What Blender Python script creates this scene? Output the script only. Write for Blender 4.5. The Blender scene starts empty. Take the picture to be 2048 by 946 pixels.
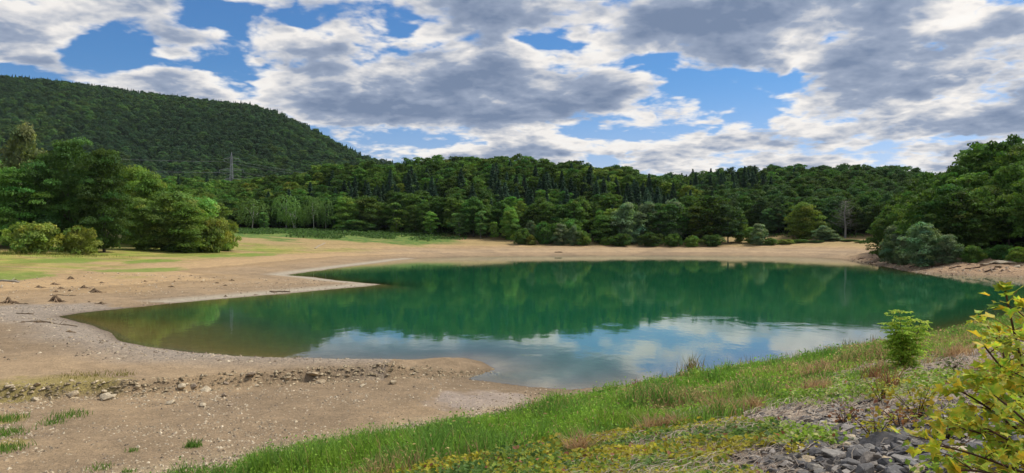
import bpy, bmesh, math, random
import numpy as np
from mathutils import Vector, Matrix
R = math.radians
rng = np.random.default_rng(7)
random.seed(7)
scene = bpy.context.scene
COL = scene.collection

# ------------------------------------------------------------------ numbers of the survey
F = 1518.0          # focal length of the photograph in its own pixels (2048 wide)
CX, HY = 1024.0, 468.0   # column straight ahead, row of the horizon
EYE = 7.0          # eye height over the lake surface (z = 0)

# ------------------------------------------------------------------ scene bookkeeping
def tag(o, label=None, cat=None, group=None, kind=None):
    if label: o['label'] = label
    if cat: o['category'] = cat
    if group: o['group'] = group
    if kind: o['kind'] = kind
    return o
def empty(name, loc=(0, 0, 0), rz=0.0):
    o = bpy.data.objects.new(name, None); COL.objects.link(o)
    o.location = loc; o.rotation_euler = (0, 0, rz); o.empty_display_size = 0.3
    return o
def mesh_data(name, V, Fc, mat=None, attrs=None, smooth=False):
    """V (n,3) array; Fc a list of (k,m) int arrays; attrs {name: (n,) or (n,3)} on points."""
    me = bpy.data.meshes.new(name)
    V = np.asarray(V, dtype=np.float32)
    if isinstance(Fc, np.ndarray): Fc = [Fc]
    Fc = [np.asarray(f, dtype=np.int32) for f in Fc if len(f)]
    me.vertices.add(len(V)); me.vertices.foreach_set('co', V.ravel())
    idx = np.concatenate([f.ravel() for f in Fc])
    tot = np.concatenate([np.full(len(f), f.shape[1], dtype=np.int32) for f in Fc])
    start = np.concatenate([[0], np.cumsum(tot)[:-1]]).astype(np.int32)
    me.loops.add(len(idx)); me.loops.foreach_set('vertex_index', idx)
    me.polygons.add(len(tot)); me.polygons.foreach_set('loop_start', start); me.polygons.foreach_set('loop_total', tot)
    me.polygons.foreach_set('use_smooth', np.full(len(tot), smooth))
    me.update(calc_edges=True)
    for k, a in (attrs or {}).items():
        a = np.asarray(a, dtype=np.float32)
        if a.ndim == 1:
            me.attributes.new(k, 'FLOAT', 'POINT').data.foreach_set('value', a)
        else:
            if a.shape[1] == 3: a = np.concatenate([a, np.ones((len(a), 1), np.float32)], 1)
            me.attributes.new(k, 'FLOAT_COLOR', 'POINT').data.foreach_set('color', a.ravel())
    if mat: me.materials.append(mat)
    return me
def obj(name, me, parent=None):
    o = bpy.data.objects.new(name, me); COL.objects.link(o)
    if parent: o.parent = parent
    return o
def copy_tree(o):
    c = o.copy(); COL.objects.link(c)
    for ch in list(o.children):
        d = ch.copy(); COL.objects.link(d); d.parent = c
        for g in ch.children:
            e = g.copy(); COL.objects.link(e); e.parent = d
    return c
class MB:
    """collects vertices and faces of one mesh"""
    def __init__(s): s.v = []; s.f = {}; s.n = 0; s.c = []
    def add(s, V, Fc, c=None):
        V = np.asarray(V, float); s.v.append(V)
        for f in (Fc if isinstance(Fc, list) else [Fc]):
            f = np.asarray(f, int)
            if len(f): s.f.setdefault(f.shape[1], []).append(f + s.n)
        s.c.append(np.zeros((len(V), 3)) + (c if c is not None else 0.5))
        s.n += len(V)
    def data(s, name, mat, smooth=False):
        return mesh_data(name, np.concatenate(s.v), [np.concatenate(x) for x in s.f.values()], mat, {'tint': np.concatenate(s.c)}, smooth)
def tube(path, rad, n=6):
    P = np.asarray(path, float); m = len(P); rad = np.broadcast_to(np.asarray(rad, float), (m,))
    T = np.gradient(P, axis=0); T /= np.linalg.norm(T, axis=1)[:, None] + 1e-9
    ref = np.where(np.abs(T[:, 2:3]) > 0.9, [[1.0, 0, 0]], [[0, 0, 1.0]])
    A = np.cross(T, ref); A /= np.linalg.norm(A, axis=1)[:, None] + 1e-9
    B = np.cross(T, A)
    a = np.arange(n) * 2 * math.pi / n
    V = P[:, None] + rad[:, None, None] * (np.cos(a)[None, :, None] * A[:, None] + np.sin(a)[None, :, None] * B[:, None])
    i = np.arange(m - 1)[:, None] * n; j = np.arange(n)[None]; k = (j + 1) % n
    Q = np.stack([i + j, i + k, i + n + k, i + n + j], -1).reshape(-1, 4)
    V = np.concatenate([V.reshape(-1, 3), P[-1:]]); tip = m * n
    Tt = np.stack([(m - 1) * n + np.arange(n), (m - 1) * n + (np.arange(n) + 1) % n, np.full(n, tip)], -1)
    return V, [Q, Tt]

# ------------------------------------------------------------------ noise in numpy
def _hash(ix, iy, seed):
    h = (ix.astype(np.int64) * 374761393 + iy.astype(np.int64) * 668265263 + seed * 1442695041) & 0xffffffff
    h = ((h ^ (h >> 13)) * 1274126177) & 0xffffffff
    return ((h ^ (h >> 16)) & 0xffffff) / float(0xffffff)
def vnoise(x, y, seed=0):
    x = np.asarray(x, float); y = np.asarray(y, float)
    ix = np.floor(x); iy = np.floor(y); fx = x - ix; fy = y - iy
    fx = fx * fx * (3 - 2 * fx); fy = fy * fy * (3 - 2 * fy)
    a = _hash(ix, iy, seed); b = _hash(ix + 1, iy, seed); c = _hash(ix, iy + 1, seed); d = _hash(ix + 1, iy + 1, seed)
    return (a * (1 - fx) + b * fx) * (1 - fy) + (c * (1 - fx) + d * fx) * fy
def fbm(x, y, seed=0, oct=4):
    s = 0; a = 0.5; t = 0
    for o in range(oct):
        s = s + a * vnoise(x * 2 ** o + 17.3 * o, y * 2 ** o - 9.1 * o, seed + o); t += a; a *= 0.5
    return s / t
def sstep(a, b, x):
    t = np.clip((x - a) / (b - a), 0, 1); return t * t * (3 - 2 * t)

# ------------------------------------------------------------------ shape of the land
def flat(u, v, z=0.0):
    d = (EYE - z) * F / (v - HY); return ((u - CX) / F * d, d)
NX, NY = 0.65, -0.76           # up the dam slope; (MX, MY) runs along it
MX, MY = 0.76, 0.65
SHORE = [flat(*p) for p in [(1140, 778), (1250, 768), (1400, 744), (1550, 719), (1770, 690), (1900, 666), (2048, 639)]]
SHORE += [(80, 98), (84, 108)]
SHORE += [flat(*p) for p in [(2048, 556), (1950, 552), (1850, 547), (1800, 539), (1760, 530), (1720, 524), (1680, 519),
    (1640, 516), (1600, 514), (1500, 512), (1300, 511), (1100, 512), (950, 513), (850, 516), (800, 520), (778, 523), (740, 528), (690, 534),
    (640, 541), (600, 546), (575, 550), (620, 554), (690, 562), (762, 569), (730, 573), (640, 581), (560, 588), (400, 602),
    (250, 616), (160, 626), (118, 633), (150, 641), (185, 652), (215, 665), (245, 682), (300, 694), (400, 706), (480, 713),
    (560, 719), (700, 723), (820, 723), (880, 719), (930, 715), (965, 724), (990, 738), (960, 747), (935, 757), (1000, 766), (1060, 774)]]
SHORE = np.array(SHORE)
def lake_dist(x, y):
    """distance to the shoreline, positive on land"""
    x = np.asarray(x, float); y = np.asarray(y, float); shp = x.shape; x = x.ravel(); y = y.ravel()
    best = np.full(x.shape, 1e18); inside = np.zeros(x.shape, bool)
    n = len(SHORE)
    for i in range(n):
        ax, ay = SHORE[i]; bx, by = SHORE[(i + 1) % n]
        dx, dy = bx - ax, by - ay
        t = np.clip(((x - ax) * dx + (y - ay) * dy) / (dx * dx + dy * dy), 0, 1)
        best = np.minimum(best, (x - ax - t * dx) ** 2 + (y - ay - t * dy) ** 2)
        if ay != by:
            c = ((ay > y) != (by > y)) & (x < ax + (y - ay) / (by - ay) * dx)
            inside ^= c
    d = np.sqrt(best)
    return np.where(inside, -d, d).reshape(shp)
WALL = np.array([flat(u, v, 0.15) for u, v in [(-900, 850), (-300, 826), (0, 806), (120, 800), (250, 795), (420, 783), (560, 770), (690, 762), (780, 756), (900, 749), (990, 739)]])
def wall_side(x, y):
    w = np.interp(x, WALL[:, 0], WALL[:, 1])
    w = w + 0.7 * (fbm(x * 0.25, x * 0 + 3.0, 41, 3) - 0.5) + 0.25 * (vnoise(x * 1.1, x * 0, 43) - 0.5)
    return np.where(x > WALL[-1, 0] + 0.5, -5.0, (y - w) * 0.93)
# wooded rises: columns, row of the tree tops against the sky, depth of crest, depth of foot, tree height, base height already there
HILLS = {
 'mountain': dict(u=[-700, -200, 0, 60, 150, 300, 420, 500, 560, 620, 680, 730, 780, 850, 950, 1050], v=[150, 148, 152, 157, 168, 188, 203, 211, 228, 256, 290, 311, 326, 346, 400, 470],
    D=[1500, 1500, 1500, 1500, 1480, 1450, 1400, 1350, 1300, 1250, 1200, 1150, 1120, 1100, 1050, 1000], B=[640] * 16, th=9, b=8),
 'rise': dict(u=[-200, 100, 250, 330, 420, 500, 560, 620, 700, 760], v=[352, 350, 352, 356, 358, 357, 352, 360, 400, 460], D=[520] * 10, B=[390] * 10, th=13, b=8),
 'middle': dict(u=[370, 400, 420, 480, 560, 600, 700, 850, 970, 1050, 1150, 1250, 1350, 1420, 1480, 1530, 1560],
    v=[462, 425, 402, 374, 351, 336, 326, 321, 317, 321, 329, 340, 362, 390, 425, 460, 480], D=[410, 408, 405, 400, 395, 392, 390, 390, 388, 385, 380, 372, 355, 340, 325, 315, 310],
    B=[350, 350, 348, 345, 342, 340, 330, 312, 300, 294, 288, 285, 283, 280, 278, 276, 275], th=13, b=8),
 'east': dict(u=[1250, 1330, 1400, 1450, 1480, 1560, 1600, 1700, 1760, 1850, 1890, 1960, 2100], v=[372, 360, 351, 349, 345, 341, 337, 339, 342, 353, 362, 375, 400],
    D=[470, 470, 465, 460, 455, 450, 445, 435, 430, 420, 415, 410, 400], B=[330, 325, 318, 310, 306, 298, 292, 280, 276, 275, 275, 275, 275], th=12, b=8),
 'bank': dict(u=[1710, 1740, 1760, 1800, 1850, 1900, 1950, 2000, 2048, 2120, 2250, 2500], v=[480, 455, 432, 400, 366, 338, 313, 295, 282, 262, 240, 230],
    D=[215, 212, 210, 205, 196, 190, 186, 183, 180, 176, 172, 170], B=[205, 198, 190, 176, 154, 148, 144, 141, 138, 134, 130, 128], th=12, b=2.8),
}
def hill_add(name, x, y):
    h = HILLS[name]; yy = np.maximum(y, 1.0); u = CX + F * x / yy
    vt = np.interp(u, h['u'], h['v']); D = np.interp(u, h['u'], h['D']); B = np.interp(u, h['u'], h['B'])
    Z = EYE + (HY - vt) * D / F - h['th'] - h['b']
    edge = sstep(h['u'][0], h['u'][0] + 30, u) * (1 - sstep(h['u'][-1] - 30, h['u'][-1], u))
    t = np.clip((y - B) / (D - B), 0, 1)
    p = 0.55 * t + 0.45 * t * t * (3 - 2 * t)
    z = np.maximum(Z, 0) * p * edge - np.maximum(y - D, 0) * 0.12
    return np.where(y > B, np.maximum(z, 0), 0)
def terrain(x, y, fine=True):
    x = np.asarray(x, float); y = np.asarray(y, float)
    ds = lake_dist(x, y)
    ds = ds + np.clip(np.hypot(x, y) / 60, 0.5, 2.0) * 0.7 * (fbm(x * 0.22, y * 0.22, 3, 3) - 0.5) * (np.abs(ds) < 30)
    s = NX * x + NY * y
    land = np.maximum(ds, 0)
    right = sstep(60, 71, x) * (1 - sstep(205, 240, y))
    left = (1 - sstep(-45, -15, x)) * sstep(60, 77, y)
    k = 0.052 + 0.12 * right + 0.038 * sstep(200, 240, y)
    cap = 8.5 - 5.6 * right
    zb = k * land
    zb = np.where(zb > cap * 0.6, cap * 0.6 + cap * 0.4 * np.tanh((zb - cap * 0.6) / (cap * 0.4)), zb)
    # mud flat and the stone-edged causeway in front of the lake's arm
    near = 1 - sstep(50, 67, y)
    side = wall_side(x, y)
    hi = np.minimum(0.21 * land, 0.74) + np.maximum(land - 7, 0) * 0.012
    lo = 0.012 * land + 0.12 * sstep(0, 3, land)
    t = sstep(-0.3, 0.35, side)
    zn = lo * (1 - t) + np.maximum(hi, lo) * t
    zn = np.where(x < 9, zn, zb)
    zb = zb * (1 - near) + zn * near
    if fine:
        amp = np.clip(land * 0.02, 0, 0.12)
        zb = zb + amp * (fbm(x * 0.5, y * 0.5, 11, 4) - 0.5) * 1.6 + np.clip(land * 0.01, 0, .4) * (fbm(x * 0.06, y * 0.06, 12, 3) - 0.5)
        sc = np.exp(-(side / 0.9) ** 2) * near * (ds > 0) * (x < 0)
        zb = zb + sc * 0.16 * (fbm(x * 1.6, y * 1.6, 13, 3) - 0.5)
        zb = zb + right * sstep(1, 4, land) * 1.1 * (fbm(x * 0.45, y * 0.25, 14, 4) - 0.5)
    # lake bed: the arm by the mud flat is shallow
    arm = (1 - sstep(-28, 6, x)) * (1 - sstep(52, 86, y))
    water = np.maximum(-ds, 0)
    bed = -water * (0.13 - 0.105 * arm)
    bed = np.maximum(bed, -6.0)
    zb = np.where(ds < 0, bed, zb)
    zd = 5.4 + 0.234 * (s - 2.4 * sstep(20, 52, MX * x + MY * y))
    zd = np.minimum(zd, 7.2)
    if fine: zd = zd + 0.16 * (fbm(x * 0.7, y * 0.7, 21, 4) - 0.5)
    zd = np.where(ds < -3, np.minimum(zd, zb), zd)
    z = np.maximum(zb, zd)
    add = 0
    for n in HILLS: add = np.maximum(add, hill_add(n, x, y))
    if fine: add = add + np.minimum(add * 0.15, 2.5) * 2 * (fbm(x * 0.03, y * 0.03, 31, 4) - 0.5)
    return z + np.where(y > 100, add, 0)
_D = 2.0 * (2500 / 2.0) ** (np.arange(1400) / 1399.0)
def at(u, v, dmin=2.0):
    """where the sight line through a point of the photograph meets the land"""
    x = (u - CX) / F * _D; z = EYE + (HY - v) / F * _D
    h = terrain(x, _D); hit = np.nonzero((h >= z) & (_D > dmin))[0]
    if not len(hit): return None
    i = hit[0]
    if i == 0: return Vector((x[i], _D[i], h[i]))
    a = z[i - 1] - h[i - 1]; b = h[i] - z[i]; q = a / (a + b + 1e-9); d = _D[i - 1] + q * (_D[i] - _D[i - 1]); xx = (u - CX) / F * d
    return Vector((xx, d, tz(xx, d)))
def tz(x, y): return float(terrain(np.array([x]), np.array([y]))[0])
def spot(u, d):
    x = (u - CX) / F * d; return Vector((x, d, tz(x, d)))

# ------------------------------------------------------------------ material helpers
class NT:
    def __init__(s, tree): s.t = tree; s.n = tree.nodes; s.l = tree.links
    def node(s, kind, **kw):
        n = s.n.new(kind)
        for k, v in kw.items(): setattr(n, k, v)
        return n
    def set(s, sock, v):
        if hasattr(v, 'is_output') or isinstance(v, bpy.types.NodeSocket): s.l.new(v, sock)
        else: sock.default_value = v
    def math(s, op, a, b=None, c=None, clamp=False):
        n = s.node('ShaderNodeMath', operation=op, use_clamp=clamp)
        s.set(n.inputs[0], a)
        if b is not None: s.set(n.inputs[1], b)
        if c is not None: s.set(n.inputs[2], c)
        return n.outputs[0]
    def vmath(s, op, a, b=None):
        n = s.node('ShaderNodeVectorMath', operation=op)
        s.set(n.inputs[0], a)
        if b is not None: s.set(n.inputs[1], b)
        return n.outputs[0]
    def maprange(s, v, a, b, c=0.0, d=1.0, smooth=True):
        n = s.node('ShaderNodeMapRange', interpolation_type='SMOOTHSTEP' if smooth else 'LINEAR')
        s.set(n.inputs['Value'], v)
        for k, w in zip(('From Min', 'From Max', 'To Min', 'To Max'), (a, b, c, d)): s.set(n.inputs[k], w)
        return n.outputs['Result']
    def mix(s, f, a, b, mode='MIX'):
        n = s.node('ShaderNodeMix', data_type='RGBA', blend_type=mode)
        s.set(n.inputs[0], f)
        s.set(n.inputs[6], a if not isinstance(a, tuple) else (*a, 1)[:4]); s.set(n.inputs[7], b if not isinstance(b, tuple) else (*b, 1)[:4])
        return n.outputs[2]
    def noise(s, vec, scale, detail=3.0, rough=0.55, dist=0.0):
        n = s.node('ShaderNodeTexNoise'); s.set(n.inputs['Vector'], vec)
        n.inputs['Scale'].default_value = scale; n.inputs['Detail'].default_value = detail
        n.inputs['Roughness'].default_value = rough; n.inputs['Distortion'].default_value = dist
        return n.outputs['Fac']
    def ramp(s, f, stops):
        n = s.node('ShaderNodeValToRGB'); e = n.color_ramp.elements
        while len(e) < len(stops): e.new(0.5)
        for q, (p, c) in zip(e, stops): q.position = p; q.color = (*c, 1)[:4]
        s.set(n.inputs[0], f); return n.outputs[0]
    def attr(s, name, kind='GEOMETRY'):
        return s.node('ShaderNodeAttribute', attribute_name=name, attribute_type=kind)
def new_mat(name):
    m = bpy.data.materials.new(name); m.use_nodes = True
    t = NT(m.node_tree); t.n.clear()
    t.out = t.node('ShaderNodeOutputMaterial')
    return m, t
def principled(t, color, rough=0.8, spec=0.3, normal=None):
    p = t.node('ShaderNodeBsdfPrincipled'); t.set(p.inputs['Base Color'], color if not isinstance(color, tuple) else (*color, 1)[:4])
    t.set(p.inputs['Roughness'], rough); t.set(p.inputs['Specular IOR Level'], spec)
    if normal is not None: t.l.new(normal, p.inputs['Normal'])
    return p.outputs[0]
def bump(t, h, strength=0.5, dist=0.05):
    b = t.node('ShaderNodeBump'); t.set(b.inputs['Strength'], strength); t.set(b.inputs['Distance'], dist); t.l.new(h, b.inputs['Height'])
    return b.outputs[0]

def mat_ground():
    m, t = new_mat('ground_soil')
    c = t.attr('tint').outputs['Color']; crack = t.attr('crack').outputs['Fac']
    P = t.node('ShaderNodeTexCoord').outputs['Object']
    n1 = t.noise(P, 1.3, 6, 0.65); n2 = t.noise(P, 9.0, 4, 0.7); n3 = t.noise(P, 45.0, 2, 0.6)
    f = t.math('ADD', t.math('MULTIPLY', n1, 0.5), t.math('ADD', t.math('MULTIPLY', n2, 0.75), t.math('MULTIPLY', n3, 0.35)))
    c = t.mix(1.0, c, t.ramp(f, [(0.45, (0.52, 0.50, 0.48)), (0.8, (1, 1, 1)), (1.1, (1.45, 1.42, 1.38))]), 'MULTIPLY')
    vo = t.node('ShaderNodeTexVoronoi', feature='DISTANCE_TO_EDGE'); vo.inputs['Scale'].default_value = 2.2; t.l.new(P, vo.inputs['Vector'])
    e = t.math('MULTIPLY', t.maprange(vo.outputs['Distance'], 0.0, 0.09, 0.65, 0.0), crack)
    c = t.mix(e, c, (0.10, 0.085, 0.075))
    h = t.math('ADD', t.math('MULTIPLY', n1, 1.2), t.math('ADD', n2, t.math('MULTIPLY', e, -0.8)))
    s = principled(t, c, 0.9, 0.15, bump(t, h, 0.7, 0.12))
    t.l.new(s, t.out.inputs[0]); return m
def mat_water():
    m, t = new_mat('lake_water')
    dep = t.attr('depth').outputs['Fac']; rip = t.attr('ripple').outputs['Fac']
    P = t.node('ShaderNodeTexCoord').outputs['Object']
    mp = t.node('ShaderNodeMapping'); t.l.new(P, mp.inputs['Vector']); mp.inputs['Scale'].default_value = (1, 0.55, 1)
    n1 = t.noise(mp.outputs[0], 0.9, 3, 0.5); n2 = t.noise(mp.outputs[0], 5.0, 2, 0.5)
    h = t.math('ADD', t.math('MULTIPLY', n1, 0.5), t.math('MULTIPLY', n2, t.math('ADD', 0.06, t.math('MULTIPLY', rip, 0.55))))
    nrm = bump(t, h, 1.0, 0.011)
    deep = principled(t, (0.010, 0.115, 0.048), 0.6, 0.0)
    tr = t.node('ShaderNodeBsdfTransparent'); tr.inputs[0].default_value = (0.80, 0.82, 0.62, 1)
    k = t.math('SUBTRACT', 1.0, t.math('POWER', 2.718, t.math('MULTIPLY', dep, -1.5)))
    k = t.math('MULTIPLY', k, 0.97)
    body = t.node('ShaderNodeMixShader'); t.l.new(k, body.inputs[0]); t.l.new(tr.outputs[0], body.inputs[1]); t.l.new(deep, body.inputs[2])
    gl = t.node('ShaderNodeBsdfGlossy'); gl.inputs['Roughness'].default_value = 0.035; gl.inputs['Color'].default_value = (0.95, 0.97, 1, 1); t.l.new(nrm, gl.inputs['Normal'])
    fr = t.node('ShaderNodeFresnel'); fr.inputs['IOR'].default_value = 2.1; t.l.new(nrm, fr.inputs['Normal'])
    mx = t.node('ShaderNodeMixShader'); geo = t.node('ShaderNodeNewGeometry')
    t.l.new(t.math('MULTIPLY', t.math('MULTIPLY', fr.outputs[0], 0.96), t.math('SUBTRACT', 1.0, geo.outputs['Backfacing'])), mx.inputs[0]); t.l.new(body.outputs[0], mx.inputs[1]); t.l.new(gl.outputs[0], mx.inputs[2])
    t.l.new(mx.outputs[0], t.out.inputs[0]); return m

# ------------------------------------------------------------------ ground sheet
def ellipse_mask(x, y, u, v, ru, rv, seed=0):
    c = at(u, v)
    if c is None: return 0
    l = at(u + ru, v); f_ = at(u, v - rv); n_ = at(u, v + rv)
    rx = abs(l.x - c.x) if l else ru * c.y / F
    ry = max(((f_.y - n_.y) / 2 if (f_ and n_) else 4.0), 1.0)
    q = ((x - c.x) / rx) ** 2 + ((y - c.y) / ry) ** 2
    q = q + 1.6 * (fbm(x * 3.2 / rx, y * 3.2 / ry, 60 + seed, 4) - 0.5)
    return 1 - sstep(0.35, 1.1, q)
def build_ground():
    az = np.concatenate([np.arange(-180, -46, 4.0), np.arange(-46, -37, 0.5), np.arange(-37, 37, 0.11), np.arange(37, 46, 0.5), np.arange(46, 180, 4.0)])
    r = np.concatenate([[0.4, 1.0, 2.0, 3.0], 4 * np.exp(np.arange(0, math.log(320 / 4), 0.0075)), 320 * np.exp(np.arange(0.01, math.log(3000 / 320), 0.02))])
    A, Rr = np.meshgrid(np.radians(az), r)
    x = Rr * np.sin(A); y = Rr * np.cos(A)
    z = np.empty_like(x)
    for i in range(0, len(r), 100): z[i:i + 100] = terrain(x[i:i + 100], y[i:i + 100])
    n, m = x.shape
    ds = np.concatenate([lake_dist(x[i:i + 100], y[i:i + 100]) for i in range(0, n, 100)])
    s = NX * x + NY * y
    # ---- base colours (albedo)
    def L(*c): return np.array(c)
    mud = L(0.335, 0.240, 0.142); mud2 = L(0.255, 0.186, 0.115); grey = L(0.32, 0.265, 0.205); straw = L(0.315, 0.25, 0.075); green = L(0.13, 0.22, 0.025)
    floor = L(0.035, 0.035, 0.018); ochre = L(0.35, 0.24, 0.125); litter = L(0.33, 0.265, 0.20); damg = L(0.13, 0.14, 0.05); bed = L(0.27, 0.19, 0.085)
    col = np.zeros((n, m, 3)) + mud
    def blend(mask, c):
        nonlocal col
        mk = np.clip(np.broadcast_to(mask, x.shape), 0, 1)[..., None]; col = col * (1 - mk) + c * mk
    n1 = fbm(x * 0.12, y * 0.12, 71, 5); n2 = fbm(x * 0.5, y * 0.5, 72, 4)
    blend(sstep(0.42, 0.62, n1) * 0.8, mud2)
    lat = (x < -8) * sstep(50, 60, y) * (1 - sstep(210, 245, y + 30 * (n1 - 0.5)))
    hb = np.where(z < 50, z, 50)
    band = hb + 1.2 * (n1 - 0.5)
    blend(lat * sstep(0.35, 1.1, band), ochre)
    blend(lat * sstep(1.4, 2.3, band) * 0.85, straw)
    blend(lat * sstep(1.8, 2.7, band) * sstep(0.25, 0.55, n2) * 0.85, L(0.22, 0.26, 0.045))
    patchy = sstep(0.47, 0.60, fbm(x * 0.055, y * 0.11, 77, 4))
    blend(lat * sstep(1.3, 2.0, band) * patchy * 0.6, L(0.17, 0.22, 0.035))
    blend(lat * sstep(1.3, 2.0, band) * sstep(0.52, 0.66, fbm(x * 0.07 + 9, y * 0.15, 78, 4)) * 0.6, ochre * 0.9)
    far = sstep(210, 245, y + 30 * (n1 - 0.5))
    blend(far * sstep(1.8, 2.6, band), ochre)
    blend(far * sstep(2.5, 3.1, band) * 0.8, L(0.34, 0.25, 0.11))
    blend(sstep(64, 70, x) * (1 - sstep(195, 222, y)) * (y > 88) * sstep(0.15, 0.5, z), L(0.33, 0.22, 0.13))
    # old water levels left faint strand lines along the contours
    zz = np.clip(z, 0, 6) + 0.25 * (n1 - 0.5) + 0.05 * (n2 - 0.5)
    strand = fbm(zz * 7.0, zz * 0 + 5.0, 76, 3)
    col *= (1 + 0.75 * (strand - 0.5) * ((ds > 0) & (z < 4)))[..., None]
    wet = np.exp(-np.where(ds > 0, ds / 0.7, -ds / 0.35))
    crack = (1 - sstep(3, 8, ds + 5 * (n1 - 0.5))) * (y < 72) * (x < -6) * (y > 33)
    crack2 = ellipse_mask(x, y, 40, 625, 150, 22, 5); crack = np.maximum(crack, crack2)
    lowflat = (wall_side(x, y) < -0.6) & (y < 58) & (x < 9)
    crack = crack * ~lowflat * (ds > -0.6)
    blend(crack, grey)
    blend(ellipse_mask(x, y, 960, 800, 110, 22, 7), L(0.31, 0.25, 0.20))
    blend((1 - sstep(1.5, 5, ds)) * (y > 77) * (y < 215) * (x < 0), L(0.38, 0.33, 0.25))
    for i, (u, v, ru, rv) in enumerate([(280, 541, 110, 9), (310, 522, 60, 7), (510, 509, 60, 6), (20, 552, 90, 12), (120, 522, 120, 8), (430, 512, 60, 4)]):
        blend(ellipse_mask(x, y, u, v, ru, rv, i) * (0.75 if v > 505 else 0.6), green)
    for i, (u, v, ru, rv) in enumerate([(120, 762, 130, 16), (30, 776, 60, 10), (0, 840, 50, 14), (0, 890, 60, 14)]):
        blend(ellipse_mask(x, y, u, v, ru, rv, 20 + i) * 0.8, L(0.27, 0.22, 0.07))
    # green strip in front of the far trees
    uu = CX + F * x / np.maximum(y, 1)
    blend(sstep(430, 470, uu) * (1 - sstep(880, 960, uu + 160 * (n1 - 0.5))) * sstep(0, 14, y - (238 + 0.07 * (uu - 470)) + 40 * (n1 - 0.5)) * (y > 200) * (z < 14), np.where((n2 > 0.5)[..., None], L(0.15, 0.20, 0.045), L(0.085, 0.155, 0.03)))
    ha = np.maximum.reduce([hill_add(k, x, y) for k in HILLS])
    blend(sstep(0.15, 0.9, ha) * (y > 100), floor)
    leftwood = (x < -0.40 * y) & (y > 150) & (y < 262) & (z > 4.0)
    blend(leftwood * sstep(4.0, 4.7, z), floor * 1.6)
    blend((ds < 0) * sstep(0, 0.12, -z), bed); blend((ds > -2) * wet * 0.75, mud2 * 0.55)
    dam = s > -21.3 - 0.8 * sstep(8, 25, MX * x + MY * y) + 2.4 * sstep(20, 52, MX * x + MY * y) + 0.8 * (n2 - 0.5)
    dmask = dam & (y < 95)
    blend(dmask * 1.0, np.where((s < -9.0 + 2.4 * (n1 - 0.5) + 1.2 * (n2 - .5))[..., None], damg * (0.6 + 0.8 * n2[..., None]), litter * (0.55 + 0.8 * n2[..., None])))
    toe = sstep(-24.3, -22.3, s) * (1 - sstep(-21.5, -20.2, s)) * (y < 45)
    blend(toe * 0.5, L(0.40, 0.32, 0.2))
    V = np.stack([x, y, z], -1).reshape(-1, 3)
    i = np.arange(n - 1)[:, None] * m; j = np.arange(m)[None]; k = (j + 1) % m
    Q = np.stack([i + k, i + m + k, i + m + j, i + j], -1).reshape(-1, 4)
    fm = {'c': col.reshape(-1, 3), 'k': crack.reshape(-1)}
    # the one sheet is cut into ground, wooded hills and dam slope along its own edges
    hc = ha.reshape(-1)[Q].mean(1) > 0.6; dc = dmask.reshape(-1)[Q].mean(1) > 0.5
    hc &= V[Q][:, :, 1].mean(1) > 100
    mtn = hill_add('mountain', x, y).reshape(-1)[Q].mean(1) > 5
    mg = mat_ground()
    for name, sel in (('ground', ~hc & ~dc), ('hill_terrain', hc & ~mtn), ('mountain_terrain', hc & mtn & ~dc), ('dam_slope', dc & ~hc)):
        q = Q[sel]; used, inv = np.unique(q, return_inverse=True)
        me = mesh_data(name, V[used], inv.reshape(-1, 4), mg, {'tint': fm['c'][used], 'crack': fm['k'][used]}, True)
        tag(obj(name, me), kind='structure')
    # water surface: same grid at z = 0 wherever the bed lies under it
    keep = (ds < 4).reshape(-1)[Q].any(1) & (V[Q][:, :, 1].mean(1) > 21)
    q = Q[keep]; used, inv = np.unique(q, return_inverse=True)
    W = V[used].copy(); dep = np.maximum(-W[:, 2], 0); W[:, 2] = 0
    rip = np.zeros(len(W))
    for u, v, ru, rv in [(890, 602, 9, 2), (912, 611, 16, 3), (1225, 648, 22, 4), (1478, 648, 14, 7), (1640, 653, 70, 3), (1730, 657, 55, 4), (1060, 712, 30, 3), (1560, 646, 60, 3), (1420, 634, 60, 3)]:
        cx, cy = flat(u, v); rx = ru * cy / F; ry = abs(flat(u, v - rv)[1] - flat(u, v + rv)[1]) / 2
        rip = np.maximum(rip, 1 - sstep(0.3, 1.2, ((W[:, 0] - cx) / rx) ** 2 + ((W[:, 1] - cy) / ry) ** 2))
    tag(obj('water', mesh_data('water', W, inv.reshape(-1, 4), mat_water(), {'depth': dep, 'ripple': rip}, True)), kind='structure')
build_ground()
# ------------------------------------------------------------------ camera, sun, sky
cam = bpy.data.objects.new('camera', bpy.data.cameras.new('camera')); COL.objects.link(cam)
cam.location = (0, 0, EYE); cam.rotation_euler = (R(90), 0, 0)
cam.data.sensor_width = 36; cam.data.lens = 36 * F / 2048; cam.data.shift_y = -(473 - HY) / 2048
cam.data.clip_start = 0.05; cam.data.clip_end = 20000
scene.camera = cam
SUN_AZ, SUN_EL = R(62), R(50)        # to the right of straight ahead, behind the clouds
sd = Vector((math.sin(SUN_AZ) * math.cos(SUN_EL), math.cos(SUN_AZ) * math.cos(SUN_EL), math.sin(SUN_EL)))
sun = bpy.data.objects.new('sun', bpy.data.lights.new('sun', 'SUN')); COL.objects.link(sun)
sun.data.energy = 3.2; sun.data.angle = R(18); sun.data.color = (1.0, 0.94, 0.84)
sun.rotation_euler = sd.to_track_quat('Z', 'Y').to_euler(); sun.location = (40, 40, 120)

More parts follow.
